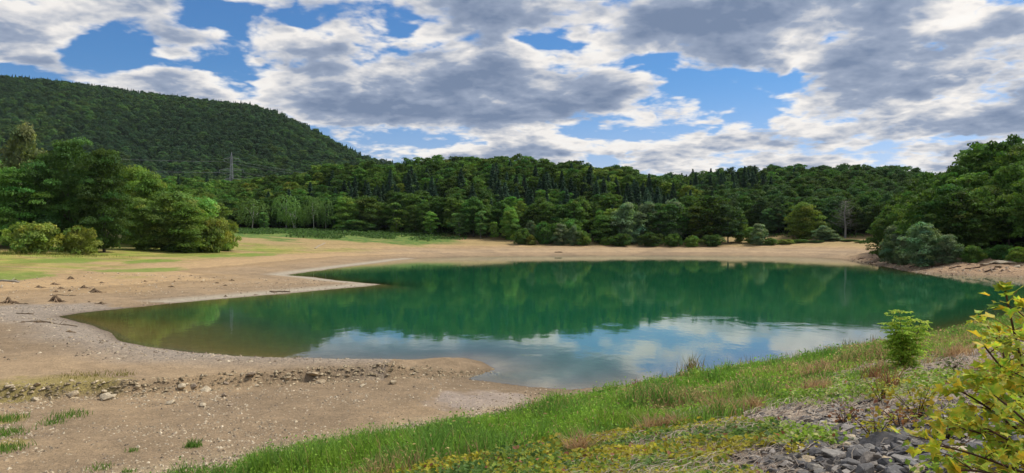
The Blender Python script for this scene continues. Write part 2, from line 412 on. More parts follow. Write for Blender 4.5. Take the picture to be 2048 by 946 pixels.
def build_sky():
    w = bpy.data.worlds.new('World'); scene.world = w; w.use_nodes = True
    t = NT(w.node_tree); t.n.clear()
    out = t.node('ShaderNodeOutputWorld'); bg = t.node('ShaderNodeBackground'); t.l.new(bg.outputs[0], out.inputs[0])
    bg.inputs['Strength'].default_value = 0.1
    w.cycles.sampling_method = 'MANUAL'; w.cycles.sample_map_resolution = 512
    sky = t.node('ShaderNodeTexSky', sky_type='NISHITA'); sky.sun_disc = False
    sky.sun_elevation = SUN_EL; sky.sun_rotation = SUN_AZ; sky.air_density = 1.0; sky.dust_density = 0.6; sky.ozone_density = 1.6
    N = t.node('ShaderNodeTexCoord').outputs['Generated']
    N = t.vmath('NORMALIZE', N)
    sx = t.node('ShaderNodeSeparateXYZ'); t.l.new(N, sx.inputs[0]); X, Y, Z = sx.outputs
    az = t.math('ARCTAN2', X, Y); el = t.math('ARCSINE', Z)
    # cloud deck seen in perspective: coordinates shrink towards the horizon
    den = t.math('ADD', t.math('MAXIMUM', Z, 0.0), 0.21)
    cp = t.node('ShaderNodeCombineXYZ')
    t.l.new(t.math('DIVIDE', X, den), cp.inputs[0]); t.l.new(t.math('DIVIDE', Y, den), cp.inputs[1])
    P = cp.outputs[0]
    def field(Pv, elv):
        mp = t.node('ShaderNodeMapping'); t.l.new(Pv, mp.inputs[0]); mp.inputs['Location'].default_value = (3.1, 7.7, 0.4)
        big = t.noise(mp.outputs[0], 3.3, 9, 0.55, 0.15)
        bil = t.noise(mp.outputs[0], 8.0, 3, 0.5, 0.3)
        bil = t.math('ABSOLUTE', t.math('SUBTRACT', bil, 0.5))
        return t.math('ADD', big, t.math('MULTIPLY', t.math('SUBTRACT', bil, 0.09), 0.42))
    def blobs(elv, azv):
        tot = 0.0
        for (u, v, ru, rv, wgt) in BLOBS:
            a0 = math.atan2(u - CX, F); q = math.hypot(u - CX, F); e0 = math.atan2(HY - v, q)
            sa = ru / F * math.cos(a0) ** 2; se = rv / F * math.cos(a0)
            da = t.math('MULTIPLY', t.math('SUBTRACT', azv, a0), 1 / sa); de = t.math('MULTIPLY', t.math('SUBTRACT', elv, e0), 1 / se)
            r2 = t.math('MULTIPLY_ADD', da, da, t.math('MULTIPLY', de, de))
            tot = t.math('MULTIPLY_ADD', t.math('POWER', 2.718, t.math('MULTIPLY', r2, -1.0)), wgt, tot)
        return tot
    # clouds' outline is ragged: the layout is read at a warped position
    wn = t.node('ShaderNodeTexNoise'); t.l.new(P, wn.inputs['Vector']); wn.inputs['Scale'].default_value = 2.2; wn.inputs['Detail'].default_value = 4
    sw = t.node('ShaderNodeSeparateColor'); t.l.new(wn.outputs['Color'], sw.inputs[0])
    azw = t.math('ADD', az, t.math('MULTIPLY', t.math('SUBTRACT', sw.outputs[0], 0.5), 0.16))
    elw = t.math('ADD', el, t.math('MULTIPLY', t.math('SUBTRACT', sw.outputs[1], 0.5), 0.07))
    lay = blobs(elw, azw)
    f0 = field(P, el)
    # same field a little nearer the sun / higher up: the lit side
    off = t.vmath('ADD', P, (0.03, -0.13, 0.0))
    f1 = field(off, el)
    dens = t.math('ADD', t.math('MULTIPLY', t.math('SUBTRACT', f0, 0.5), 2.7), t.math('ADD', lay, 0.16))
    lit = t.math('SUBTRACT', f0, f1)
    cov = t.maprange(dens, -0.04, 0.27)
    inner = t.math('MULTIPLY', t.math('SUBTRACT', t.noise(P, 7.0, 5, 0.6, 0.2), 0.5), 0.45)
    thick = t.math('ADD', t.maprange(dens, 0.04, 0.74, 0.0, 1.0, False), t.math('MULTIPLY', inner, t.maprange(dens, 0.1, 0.4)))
    thick = t.math('SUBTRACT', thick, t.math('MULTIPLY', lit, 2.4), clamp=True)
    cc = t.ramp(thick, CLOUD)
    # forward scattering: brighter and warmer round the hidden sun
    dt = t.node('ShaderNodeVectorMath', operation='DOT_PRODUCT'); t.l.new(N, dt.inputs[0]); dt.inputs[1].default_value = sd
    ca = t.math('MAXIMUM', dt.outputs['Value'], 0.0)
    g = t.math('ADD', t.math('MULTIPLY', t.math('POWER', ca, 6.0), 0.5), t.math('MULTIPLY', t.math('POWER', ca, 40.0), 2.0))
    cc = t.mix(1.0, cc, CLOUD_GAIN, 'MULTIPLY')
    gl = t.mix(1.0, cc, (1.0, 0.93, 0.80), 'MULTIPLY')
    sc = t.vmath('SCALE', gl); sc.node.inputs['Scale'].default_value = 1.0; t.l.new(g, sc.node.inputs['Scale'])
    cc = t.vmath('ADD', cc, sc)
    skc = t.mix(1.0, sky.outputs[0], t.mix(t.maprange(Z, 0.02, 0.22), (0.74, 0.72, 0.92), SKY_GAIN), 'MULTIPLY')
    fin = t.mix(cov, skc, cc)
    t.l.new(fin, bg.inputs['Color'])
# (column, row, half width, half height, weight): where the sky opens (-) and where the deck is thick (+)
BLOBS = [(235, 95, 130, 55, -.55), (420, 25, 70, 28, -.5), (440, 150, 70, 45, -.36), (15, 128, 50, 16, -.35), (60, 30, 130, 45, .34), (345, 80, 65, 26, .40), (160, 170, 150, 30, .2),
         (60, 115, 110, 24, .34), (250, 165, 140, 22, .2), (480, 95, 70, 20, .22), (340, 150, 130, 34, .26), (560, 55, 150, 45, .28), (590, 42, 34, 14, -.5), (640, 110, 70, 40, .3), (790, 60, 40, 16, -.4),
         (900, 165, 330, 60, .42), (1120, 225, 250, 40, .42), (560, 150, 110, 40, .26), (720, 215, 150, 40, .3), (1000, 40, 160, 40, .3),
         (1480, 25, 380, 48, .42), (1090, 82, 60, 12, -.4), (1260, 118, 90, 20, -.42), (1330, 150, 60, 20, -.42), (1420, 190, 60, 22, -.40), (1460, 120, 90, 24, .3), (1380, 95, 120, 16, .1),
         (1850, 150, 270, 72, .50), (2000, 40, 90, 40, .3), (1890, 25, 80, 14, -.22), (1520, 212, 60, 30, -.45), (1575, 150, 22, 36, -.35), (1440, 285, 190, 28, .36), (1600, 318, 240, 10, .2),
         (1230, 278, 70, 10, -.3), (760, 285, 260, 10, -.22), (900, 318, 300, 12, .14), (1850, 285, 110, 14, -.25), (1920, 300, 90, 18, .22), (640, 245, 100, 14, -.15), (640, 280, 70, 10, .15), (1000, 345, 900, 14, .08)]
CLOUD = [(0.0, (1.0, 0.99, 0.97)), (0.20, (0.96, 0.935, 0.91)), (0.40, (0.66, 0.68, 0.73)), (0.62, (0.34, 0.41, 0.55)), (1.0, (0.19, 0.26, 0.40))]
CLOUD_GAIN = (7.2, 7.1, 7.0)
SKY_GAIN = (0.31, 0.57, 0.84)
build_sky()
scene.view_settings.view_transform = 'Standard'; scene.view_settings.look = 'None'
scene.view_settings.exposure = 0.40; scene.view_settings.gamma = 1.0; scene.view_settings.use_curve_mapping = False
cy = scene.cycles
cy.max_bounces = 6; cy.diffuse_bounces = 4; cy.glossy_bounces = 2; cy.transmission_bounces = 2; cy.transparent_max_bounces = 6
cy.caustics_reflective = False; cy.caustics_refractive = False
cy.use_denoising = True; cy.sample_clamp_indirect = 8
# ------------------------------------------------------------------ foliage materials
def mat_leaf(name='leaves', trans=0.36, tone=(1, 1, 1), fixed=None):
    m, t = new_mat(name)
    oi = t.node('ShaderNodeObjectInfo')
    var = t.attr('tint').outputs['Color']
    c = t.mix(1.0, fixed if fixed else oi.outputs['Color'], var, 'MULTIPLY')
    hs = t.node('ShaderNodeHueSaturation')
    t.l.new(t.maprange(oi.outputs['Random'], 0, 1, 0.484, 0.514, False), hs.inputs['Hue'])
    t.l.new(t.maprange(oi.outputs['Random'], 0, 1, 0.72, 1.28, False), hs.inputs['Value']); t.l.new(c, hs.inputs['Color'])
    c = t.mix(1.0, hs.outputs[0], tone, 'MULTIPLY')
    p = t.node('ShaderNodeBsdfPrincipled'); t.l.new(c, p.inputs['Base Color']); p.inputs['Roughness'].default_value = 0.6; p.inputs['Specular IOR Level'].default_value = 0.06
    tl = t.node('ShaderNodeBsdfTranslucent'); t.l.new(t.mix(1.0, c, (1.25, 1.3, 0.6), 'MULTIPLY'), tl.inputs[0])
    mx = t.node('ShaderNodeMixShader'); mx.inputs[0].default_value = trans
    t.l.new(p.outputs[0], mx.inputs[1]); t.l.new(tl.outputs[0], mx.inputs[2]); t.l.new(mx.outputs[0], t.out.inputs[0])
    return m
def mat_tinted(name, rough=0.85, spec=0.2, nscale=12.0, lo=0.6, hi=1.35, trans=0.0, bumpd=0.0):
    """colour from the mesh's own tint, mottled"""
    m, t = new_mat(name)
    c = t.attr('tint').outputs['Color']; P = t.node('ShaderNodeTexCoord').outputs['Object']
    n = t.noise(P, nscale, 5, 0.65)
    c = t.mix(1.0, c, t.ramp(n, [(0.3, (lo,) * 3), (0.7, (hi,) * 3)]), 'MULTIPLY')
    s = principled(t, c, rough, spec, bump(t, n, 0.6, bumpd) if bumpd else None)
    if trans:
        tl = t.node('ShaderNodeBsdfTranslucent'); t.l.new(c, tl.inputs[0])
        mx = t.node('ShaderNodeMixShader'); mx.inputs[0].default_value = trans
        t.l.new(s, mx.inputs[1]); t.l.new(tl.outputs[0], mx.inputs[2]); s = mx.outputs[0]
    t.l.new(s, t.out.inputs[0]); return m
LEAF = mat_leaf()
NEEDLE = mat_leaf('needles', 0.2)
BARK = mat_tinted('bark', 0.9, 0.1, 6.0, 0.5, 1.4)

# ------------------------------------------------------------------ crowns made of small leaf faces
def quads(P, N, size, g, aspect=0.62, jit=0.5):
    """one leaf-spray face per point: centre P, facing N (jittered)"""
    n = len(P)
    N = N + jit * g.normal(size=(n, 3)); N /= np.linalg.norm(N, axis=1)[:, None] + 1e-9
    T = np.cross(N, g.normal(size=(n, 3))); T /= np.linalg.norm(T, axis=1)[:, None] + 1e-9
    B = np.cross(N, T)
    s = (size * g.uniform(0.6, 1.3, n))[:, None] if np.ndim(size) == 0 else (size * g.uniform(0.75, 1.25, n))[:, None]
    w = g.uniform(0.45, 1.0, (n, 1)) * aspect / 0.62
    V = np.stack([P - T * s, P - B * s * w * 0.75 + T * s * 0.15, P + T * s, P + B * s * w * 0.8 - T * s * 0.1], 1)
    V[:, 1] += N * s * 0.12; V[:, 3] += N * s * 0.12
    return V.reshape(-1, 3), np.arange(4 * n).reshape(-1, 4)
def sph(n, g):
    v = g.normal(size=(n, 3)); return v / np.linalg.norm(v, axis=1)[:, None]
def lobed_crown(seed, H, W, base, nl, lr, per, leaf, flat_=0.7, prof='oval', fill=0.25, upw=0.35, tintvar=0.35, droop=0.0):
    g = np.random.default_rng(seed)
    # lobe centres through the crown's volume, near its outside
    C = []; Rl = []; tries = 0
    ph = g.uniform(0, 6.28, 3)
    while len(C) < nl and tries < 40000:
        tries += 1
        t = g.uniform(0, 1); a = g.uniform(0, 6.283)
        if prof == 'oval': r = math.sin(math.pi * (0.10 + 0.84 * t ** 0.85)) ** 0.7
        elif prof == 'dome': r = math.sqrt(max(1 - (max(t, 0.3) - 0.3) ** 2 / 0.49, 0)) * (0.75 + 0.25 * t / 0.3 if t < 0.3 else 1)
        elif prof == 'cone': r = (1 - t) ** 0.8 * 0.95 + 0.05
        else: r = math.sin(math.pi * (0.12 + 0.8 * t)) ** 0.5
        r *= 1 + 0.20 * math.sin(2 * a + ph[0] + 3 * t) + 0.14 * math.sin(3 * a + ph[1] - 5 * t)
        q = g.uniform(0.25, 1) ** 0.45
        p = np.array([math.cos(a) * r * q * W / 2, math.sin(a) * r * q * W / 2, base + t * (H - base)])
        rl = lr * g.uniform(0.7, 1.3)
        if all(np.sum((p - c) ** 2) > (0.62 * lr) ** 2 for c in C): C.append(p); Rl.append(rl)
    MBv = []; MBf = []; tint = []; n = 0
    for c, rl in zip(C, Rl):
        k = int(per * (rl / lr) ** 2)
        d = sph(k, g); d[:, 2] = np.where(d[:, 2] < -0.25, -d[:, 2] * 0.6, d[:, 2])
        rr = rl * (0.72 + 0.42 * g.uniform(0, 1, (k, 1)))
        P = c + d * rr * np.array([1, 1, flat_])
        P[:, 2] -= droop * (np.hypot(P[:, 0] - c[0], P[:, 1] - c[1]) / rl) ** 2 * rl
        N = d + np.array([0, 0, upw])
        v, f = quads(P, N, leaf, g)
        tv = 1 + tintvar * g.normal() * 0.5
        tv = np.clip(tv, .55, 1.6) * g.uniform(0.75, 1.25, (k, 1)) * np.array([1 + 0.12 * g.normal(), 1, 1 + .1 * g.normal()])
        MBv.append(v); MBf.append(f + n); tint.append(np.repeat(tv, 4, 0)); n += len(v)
    kf = int(fill * nl * per)
    if kf:
        t = g.uniform(0, 1, kf); a = g.uniform(0, 6.283, kf); q = np.sqrt(g.uniform(0, 1, kf)) * 0.75
        r = np.sin(math.pi * (0.1 + 0.82 * t)) ** 0.7 * q
        if prof == 'cone': r = (1 - t) * q
        P = np.stack([np.cos(a) * r * W / 2, np.sin(a) * r * W / 2, base + t * (H - base)], -1)
        v, f = quads(P, sph(kf, g), leaf * 1.5, g)
        MBv.append(v); MBf.append(f + n); tint.append(np.full((4 * kf, 3), 0.85)); n += len(v)
    return np.concatenate(MBv), np.concatenate(MBf), np.clip(np.concatenate(tint), 0.3, 2.0), C
def conifer_crown(seed, H, W, base, whorls, leaf):
    g = np.random.default_rng(seed); P = []; N = []; S = []
    nbr = whorls * 8
    for i in range(nbr):
        t = (i + g.uniform(0, 1)) / nbr; z = base + t ** 0.92 * (H - base)
        rb = W / 2 * ((1 - t) ** 0.8 * 0.97 + 0.03) * g.uniform(0.62, 1.12) * (0.8 + 0.2 * min(1, t * 6))
        a = i * 2.399 + g.normal() * 0.25; m = max(3, int(rb / (leaf * 0.5))); s = (np.arange(m) + 0.6) / m
        for side in (-1, 0, 1):
            aa = a + side * 0.26 * s
            zz = z - rb * 0.38 * s ** 1.2 + rb * 0.14 * s ** 3 - abs(side) * 0.10 * rb * s
            P.append(np.stack([np.cos(aa) * rb * s, np.sin(aa) * rb * s, zz], -1))
            N.append(np.stack([np.cos(aa) * 0.5, np.sin(aa) * 0.5, np.full(m, 0.85)], -1)); S.append(leaf * (0.65 + 0.45 * (1 - s)))
    P = np.concatenate(P); N = np.concatenate(N); S = np.concatenate(S)
    P = P + g.normal(size=P.shape) * leaf * 0.28
    v, f = quads(P, N, S, g, 0.6, 0.45)
    tv = np.repeat(g.uniform(0.65, 1.35, (len(P), 1)) * np.ones((1, 3)), 4, 0)
    return v, f, tv
def weeping_crown(seed, H, W, base, strands, leaf):
    g = np.random.default_rng(seed); P = []; N = []
    for i in range(strands):
        t = g.uniform(0, 1); a = g.uniform(0, 6.283); q = g.uniform(0.3, 1) ** 0.5
        r = math.sin(math.pi * (0.16 + 0.74 * t)) ** 0.7 * q * W / 2 * (1 + .2 * math.sin(2 * a + seed))
        z0 = base + (0.25 + 0.75 * t) * (H - base); ln = g.uniform(0.10, 0.26) * H * (0.5 + 0.6 * (1 - t))
        m = max(3, int(ln / (leaf * 0.8))); s = np.arange(m) / m
        P.append(np.stack([np.cos(a) * (r + 0.35 * s), np.sin(a) * (r + 0.35 * s), z0 + 0.3 * np.sin(s * 3) - s * ln], -1))
        N.append(np.tile([math.cos(a), math.sin(a), 0.5], (m, 1)))
    P = np.concatenate(P); N = np.concatenate(N); P = P + g.normal(size=P.shape) * leaf * 0.35
    v, f = quads(P, N, leaf, g, 0.55, 0.5)
    return v, f, np.repeat(g.uniform(0.7, 1.3, (len(P), 1)) * np.ones((1, 3)), 4, 0)
def trunk_data(name, seed, H, base, r, color, limbs=None, multi=1):
    g = np.random.default_rng(seed); mb = MB()
    for k in range(multi):
        lean = g.normal(size=2) * (0.03 if multi == 1 else 0.16) * H
        top = H * 0.86; s = np.linspace(0, 1, 8)
        off = (np.array([g.normal(), g.normal()]) * 0.35 if multi > 1 else np.zeros(2))
        path = np.stack([off[0] + lean[0] * s ** 1.3 + 0.12 * np.sin(s * 5 + k), off[1] + lean[1] * s ** 1.3 + 0.12 * np.cos(s * 4 + k), -0.5 + s * (top + 0.5)], -1)
        rad = r * (1 - 0.9 * s) / (1 if multi == 1 else 1.5); rad[0] *= 1.35
        v, f = tube(path, rad, 7); mb.add(v, f, color)
    if limbs is not None:
        for c in limbs:
            h0 = max(base * 0.8, c[2] * g.uniform(0.45, 0.7)); q = h0 / (H * 0.86)
            a = np.array([0, 0, h0]); c = np.asarray(c); mid = a * 0.5 + c * 0.5 + np.array([0, 0, 0.06 * H])
            v, f = tube([a, mid, c], [r * (1 - q) * 0.5 + 0.03, r * 0.22, 0.03], 5); mb.add(v, f, color)
    return mb.data(name, BARK, True)
def proto(name, crown, trunk, leafmat=LEAF):
    v, f, tv = crown[:3]
    o = empty(name)
    obj('trunk', trunk, o)
    obj('crown', mesh_data('crown', v, f, leafmat, {'tint': tv}), o)
    o['used'] = 0
    return o
def B(seed, H, W, base, nl, lr, per, leaf, name, tcol=(0.10, 0.085, 0.065), tr=None, multi=1, leafmat=LEAF, **kw):
    c = lobed_crown(seed, H, W, base, nl, lr, per, leaf, **kw)
    g = np.random.default_rng(seed + 5); ids = g.permutation(len(c[3]))[:9]
    return proto(name, c, trunk_data('trunk', seed, H, base, tr or H * 0.018, tcol, [c[3][i] for i in ids], multi), leafmat), H, W
PROTO = {}
for i in range(4):
    PROTO['hill%d' % i] = B(100 + i, 14, 9.5 + (i % 2), 2.5, 62, 1.15, 56, 0.31, 'broadleaf_tree', prof=('oval', 'dome', 'oval', 'dome')[i], flat_=0.62)
for i in range(3):
    PROTO['big%d' % i] = B(120 + i, 20, 14, 1.0, 95, 1.9, 185, 0.25, 'broadleaf_tree', prof='oval', flat_=0.55, tintvar=0.4, fill=0.2)
for i in range(2):
    PROTO['alder%d' % i] = B(130 + i, 14, 9, 0.4, 62, 1.45, 135, 0.24, 'broadleaf_tree', prof='oval', flat_=0.8, fill=0.25)
for i in range(2):
    PROTO['willow%d' % i] = B(140 + i, 13, 9, 0.4, 64, 1.25, 90, 0.27, 'willow_tree', prof='dome', flat_=1.0, upw=0.6)
for i in range(2):
    PROTO['bush%d' % i] = B(150 + i, 4.2, 7.0, 0.0, 42, 0.8, 75, 0.20, 'bush', prof='dome', flat_=0.8, multi=4, tr=0.10, fill=0.35)
    PROTO['slim%d' % i] = B(160 + i, 11, 5, 1.8, 42, 0.85, 44, 0.30, 'young_tree', prof='oval', flat_=0.7, tcol=(0.30, 0.28, 0.24), tr=0.12, fill=0.12)
for i in range(3):
    cr = conifer_crown(170 + i, 18, 8.0 + i * 0.7, 1.2, 24, 0.42)
    PROTO['spruce%d' % i] = (proto('conifer_tree', cr, trunk_data('trunk', 170 + i, 18, 2, 0.26, (0.16, 0.11, 0.08)), NEEDLE), 18, 8.0)
for i in range(2):
    cr = weeping_crown(180 + i, 12, 8.5, 2.2, 330, 0.26)
    PROTO['birch%d' % i] = (proto('birch_tree', cr, trunk_data('trunk', 180 + i, 12, 2.5, 0.16, (0.55, 0.53, 0.48), [(1.5, 0.5, 8), (-1.6, .2, 9), (0.3, -1.5, 7), (.2, 1.8, 9)], 1 + 2 * i)), 12, 8.5)
def bare_tree():
    g = np.random.default_rng(9); mb = MB(); col = (0.24, 0.235, 0.21); H = 15.0
    v, f = tube([(0, 0, -0.4), (0.1, 0, 4), (-0.1, 0.1, 9), (0.1, 0, 14.5)], [0.24, 0.2, 0.13, 0.03], 7); mb.add(v, f, col)
    o = empty('bare_tree'); obj('trunk', mb.data('trunk', BARK, True), o); mb = MB()
    for k in range(70):
        z = 4 + 10.3 * (k / 70) ; a = k * 2.4 + g.normal() * 0.3; L_ = (1.0 - 0.65 * (z - 4) / 10.5) * g.uniform(1.6, 2.8)
        p1 = np.array([math.cos(a) * L_, math.sin(a) * L_, z + L_ * g.uniform(0.3, 0.9)])
        p0 = np.array([0, 0, z]); mid = (p0 + p1) / 2 + g.normal(size=3) * 0.15
        v, f = tube([p0, mid, p1], [0.05, 0.03, 0.01], 4); mb.add(v, f, col)
        for q in range(5):
            s = g.uniform(0.3, 1); b = p0 + (p1 - p0) * s; e = b + (p1 - p0) * 0.25 + g.normal(size=3) * 0.5
            v, f = tube([b, e], [0.02, 0.007], 3); mb.add(v, f, col)
    obj('branch', mb.data('branch', BARK, True), o)
    gq = np.random.default_rng(10); P = gq.normal(size=(260, 3)) * [1.3, 1.3, 3.2] + [0, 0, 9]
    v, f = quads(P, sph(260, gq), 0.16, gq); obj('leaves', mesh_data('leaves', v, f, LEAF, {'tint': np.ones((len(v), 3))}), o)
    o['used'] = 0
    return o
PROTO['bare'] = (bare_tree(), 15, 6)

GREEN = {'leafslope': (0.125, 0.215, 0.075), 'leafy': (0.215, 0.350, 0.085), 'slope': (0.098, 0.180, 0.074), 'far': (0.070, 0.130, 0.072), 'dark': (0.082, 0.158, 0.040), 'mid': (0.120, 0.218, 0.048), 'light': (0.180, 0.300, 0.062),  # leafslope, slope, far: mountain greens with haze blue mixed into the colour
         'yellow': (0.185, 0.262, 0.050), 'spruce': (0.056, 0.108, 0.062), 'silver': (0.190, 0.275, 0.145), 'olive': (0.215, 0.262, 0.058), 'birch': (0.150, 0.265, 0.080), 'blue': (0.078, 0.145, 0.056), 'pale': (0.22, 0.29, 0.12)}
def plant(key, x, y, h, w, tint, label, cat, group=None, z=None, name=None, sink=0.15):
    p, H, W = PROTO[key]
    o = copy_tree(p) if p['used'] else p
    p['used'] = 1
    if z is None: z = tz(x, y)
    o.location = (x, y, z - sink); o.rotation_euler = (0, 0, random.uniform(0, 6.283))
    o.scale = (w / W, w / W * random.uniform(0.9, 1.1), h / H)
    if name: o.name = name
    tag(o, label, cat, group)
    for ch in o.children:
        if ch.name.startswith(('crown', 'leaves')):
            k = random.uniform(0.9, 1.1)
            c = GREEN[tint] if isinstance(tint, str) else tint
            ch.color = (c[0] * k, c[1] * k, c[2] * k, 1)
    return o
def stand(key, u, d, vtop, wpx, tint, label, cat='tree', name=None, group=None):
    """a tree by its column, its distance, the row of its top and its width"""
    s = spot(u, d); h = EYE + (HY - vtop) * d / F - s.z
    return plant(key, s.x, s.y, h, wpx * d / F, tint, label, cat, group, s.z, name)

# ---- the clump on the grassy bank (each tree of it stands apart from its neighbours)
TREES = [
 ('willow0', 45, 190, 262, 100, 'pale', 'tall pale grey-green willow rising behind the darker trees of the grassy bank'),
 ('big0', 138, 172, 284, 140, 'dark', 'biggest dark green tree of the clump on the grassy bank'),
 ('big1', 208, 170, 306, 100, 'dark', 'dark round tree whose low twigs hang over a bare earth hollow'),
 ('big2', 35, 166, 340, 130, 'mid', 'mid green spreading tree behind the two olive bushes, pale bare stems at its foot'),
 ('big1', 92, 176, 312, 90, 'dark', 'dark tree between the pale willow and the biggest dark tree'),
 ('big0', -40, 172, 320, 140, 'mid', 'tree cut by the edge of the photo beside the mid green spreading tree'),
 ('alder0', 268, 212, 338, 92, 'yellow', 'yellow-green tree standing directly behind the dark round tree'),
 ('alder0', 298, 204, 350, 80, 'light', 'light green tree between the yellow-green one and the round-topped one'),
 ('alder1', 318, 208, 372, 90, 'light', 'light green round-topped tree behind the middle of the clump'),
 ('alder0', 285, 186, 400, 80, 'leafy', 'narrow light green tree next to the bare earth hollow'),
 ('alder1', 340, 190, 386, 105, 'leafy', 'broad light green tree with foliage down to the dry grass'),
 ('alder0', 372, 186, 408, 85, 'light', 'rounded bushy tree leaning out over the dry grass from the clump'),
 ('alder1', 402, 196, 398, 75, 'leafy', 'light green upright tree near the lakeward end of the clump'),
 ('bush0', 424, 192, 438, 70, 'olive', 'low olive tree at the lakeward end of the clump'),
 ('bush1', 448, 204, 444, 50, 'olive', 'last small olive bush of the clump, nearest the far beach'),
]
for i, (k, u, d, vt, w, tint, lab) in enumerate(TREES):
    stand(k, u, d, vt, w, tint, lab, 'bush' if k.startswith('bush') else 'tree', group='trees of the clump on the grassy bank')
stand('bush0', 66, 152, 447, 98, 'olive', 'larger yellow-olive bush on the grass, before the clump', 'bush', group='bushes before the clump')
stand('bush1', 157, 156, 455, 72, 'olive', 'smaller olive bush beside the larger one, before the clump', 'bush', group='bushes before the clump')
for i, (u, d, vt, w) in enumerate([(250, 250, 372, 70), (300, 260, 365, 80), (345, 270, 370, 80), (390, 285, 392, 70), (180, 240, 340, 90), (60, 235, 350, 100), (-40, 230, 330, 110), (430, 320, 405, 60)]):
    stand('hill%d' % (i % 4), u, d, vt, w, ('yellow', 'light', 'mid')[i % 3], 'bright green tree rising behind the clump on the grassy bank', 'tree', group='bright trees behind the clump')

# ---- edge of the far wood, one by one from the meadow to the wooded bank
EDGE = [
 ('birch0', 505, 332, 398, 64, 'birch', 'first weeping birch beyond the meadow, nearest the clump', 'birch_tree'),
 ('slim0', 528, 330, 425, 22, 'birch', 'thin young tree beside the first weeping birch', None),
 ('birch0', 572, 336, 389, 56, 'birch', 'tall feathery birch behind the multi-stemmed one', None),
 ('birch1', 590, 330, 414, 58, 'mid', 'low multi-stemmed birch with a forked pale trunk', None),
 ('birch0', 627, 328, 393, 46, 'birch', 'birch with the whitest straight trunk over the meadow', None),
 ('birch0', 652, 330, 398, 34, 'birch', 'slender birch next to the white-trunked one', None),
 ('alder0', 694, 318, 397, 56, 'light', 'conical light green tree with branches down to the undergrowth', None),
 ('alder1', 708, 312, 440, 60, 'dark', 'low dark spreading tree at the foot of the conical light one', None),
 ('alder1', 740, 322, 394, 66, 'mid', 'wide round-headed green tree behind the undergrowth strip', None),
 ('slim1', 787, 316, 406, 36, 'mid', 'narrow dark-trunked tree with tiered foliage', None),
 ('slim0', 793, 308, 436, 22, 'light', 'small thin sapling tree standing on the undergrowth strip', None),
 ('alder0', 822, 312, 412, 34, 'mid', 'narrow green tree, first of the tight pair', None),
 ('alder1', 848, 312, 408, 40, 'mid', 'narrow green tree, second of the tight pair', None),
 ('slim1', 862, 304, 424, 30, 'light', 'light thin-stemmed tree before the tight pair', None),
 ('slim0', 918, 300, 427, 32, 'birch', 'pale-stemmed young birch at the edge of the beach', None),
 ('slim1', 962, 296, 422, 26, 'birch', 'tall thin pale-stemmed birch at the edge of the beach', None),
 ('slim0', 988, 292, 444, 20, 'light', 'smallest pale-stemmed birch on the beach', None),
 ('alder1', 1020, 292, 416, 38, 'light', 'round-crowned light green tree alone before the dark conifers', None),
 ('alder0', 1092, 290, 408, 54, 'mid', 'green tree with a raised top behind the silver willow bushes', None),
 ('slim1', 1150, 294, 402, 28, 'olive', 'olive-leaved tree beside the bare conifer trunks', None),
 ('alder0', 1212, 284, 432, 56, 'mid', 'rounded green tree joining the big silver willows', None),
 ('willow0', 1252, 284, 410, 64, 'silver', 'first large silver-green willow of the far shore', 'willow_tree'),
 ('willow1', 1295, 288, 408, 56, 'silver', 'middle large silver-green willow of the far shore', None),
 ('willow1', 1345, 286, 403, 60, 'silver', 'tallest silver-green willow of the far shore', None),
 ('hill1', 1420, 286, 394, 110, 'dark', 'huge dark tree next to the tallest silver willow', 'broadleaf_tree'),
 ('hill3', 1455, 282, 410, 70, 'blue', 'blue-green tree at the lakeward foot of the middle hill', 'broadleaf_tree'),
 ('alder1', 1478, 284, 424, 30, 'light', 'light green tree squeezed against the huge dark one', None),
 ('alder0', 1502, 280, 455, 34, 'light', 'small light green tree beside the silver cone-shaped bush', None),
 ('willow0', 1517, 274, 449, 36, 'silver', 'silver cone-shaped bush where the middle hill ends', 'bush'),
 ('alder1', 1606, 286, 407, 62, 'yellow', 'bright yellow-green round tree alone against the dark east wood', None),
 ('willow1', 1648, 276, 452, 42, 'silver', 'grey-green feathery willow bush before the east wood', 'bush'),
 ('willow0', 1668, 274, 470, 34, 'silver', 'lower grey willow bush beside the feathery one', 'bush'),
]
for k, u, d, vt, w, tint, lab, nm in EDGE:
    name = nm or PROTO[k][0].name.split('.')[0]
    if tint == 'birch' and k.startswith('slim'): name = 'birch_tree'
    stand(k, u, d, vt, w, tint, lab, 'bush' if nm == 'bush' else 'tree', name, 'trees along the edge of the far wood')
stand('bare', 1690, 281, 398, 60, (0.10, 0.11, 0.08), 'bare grey half-dead tree before the dark east wood', 'tree', 'bare_tree')
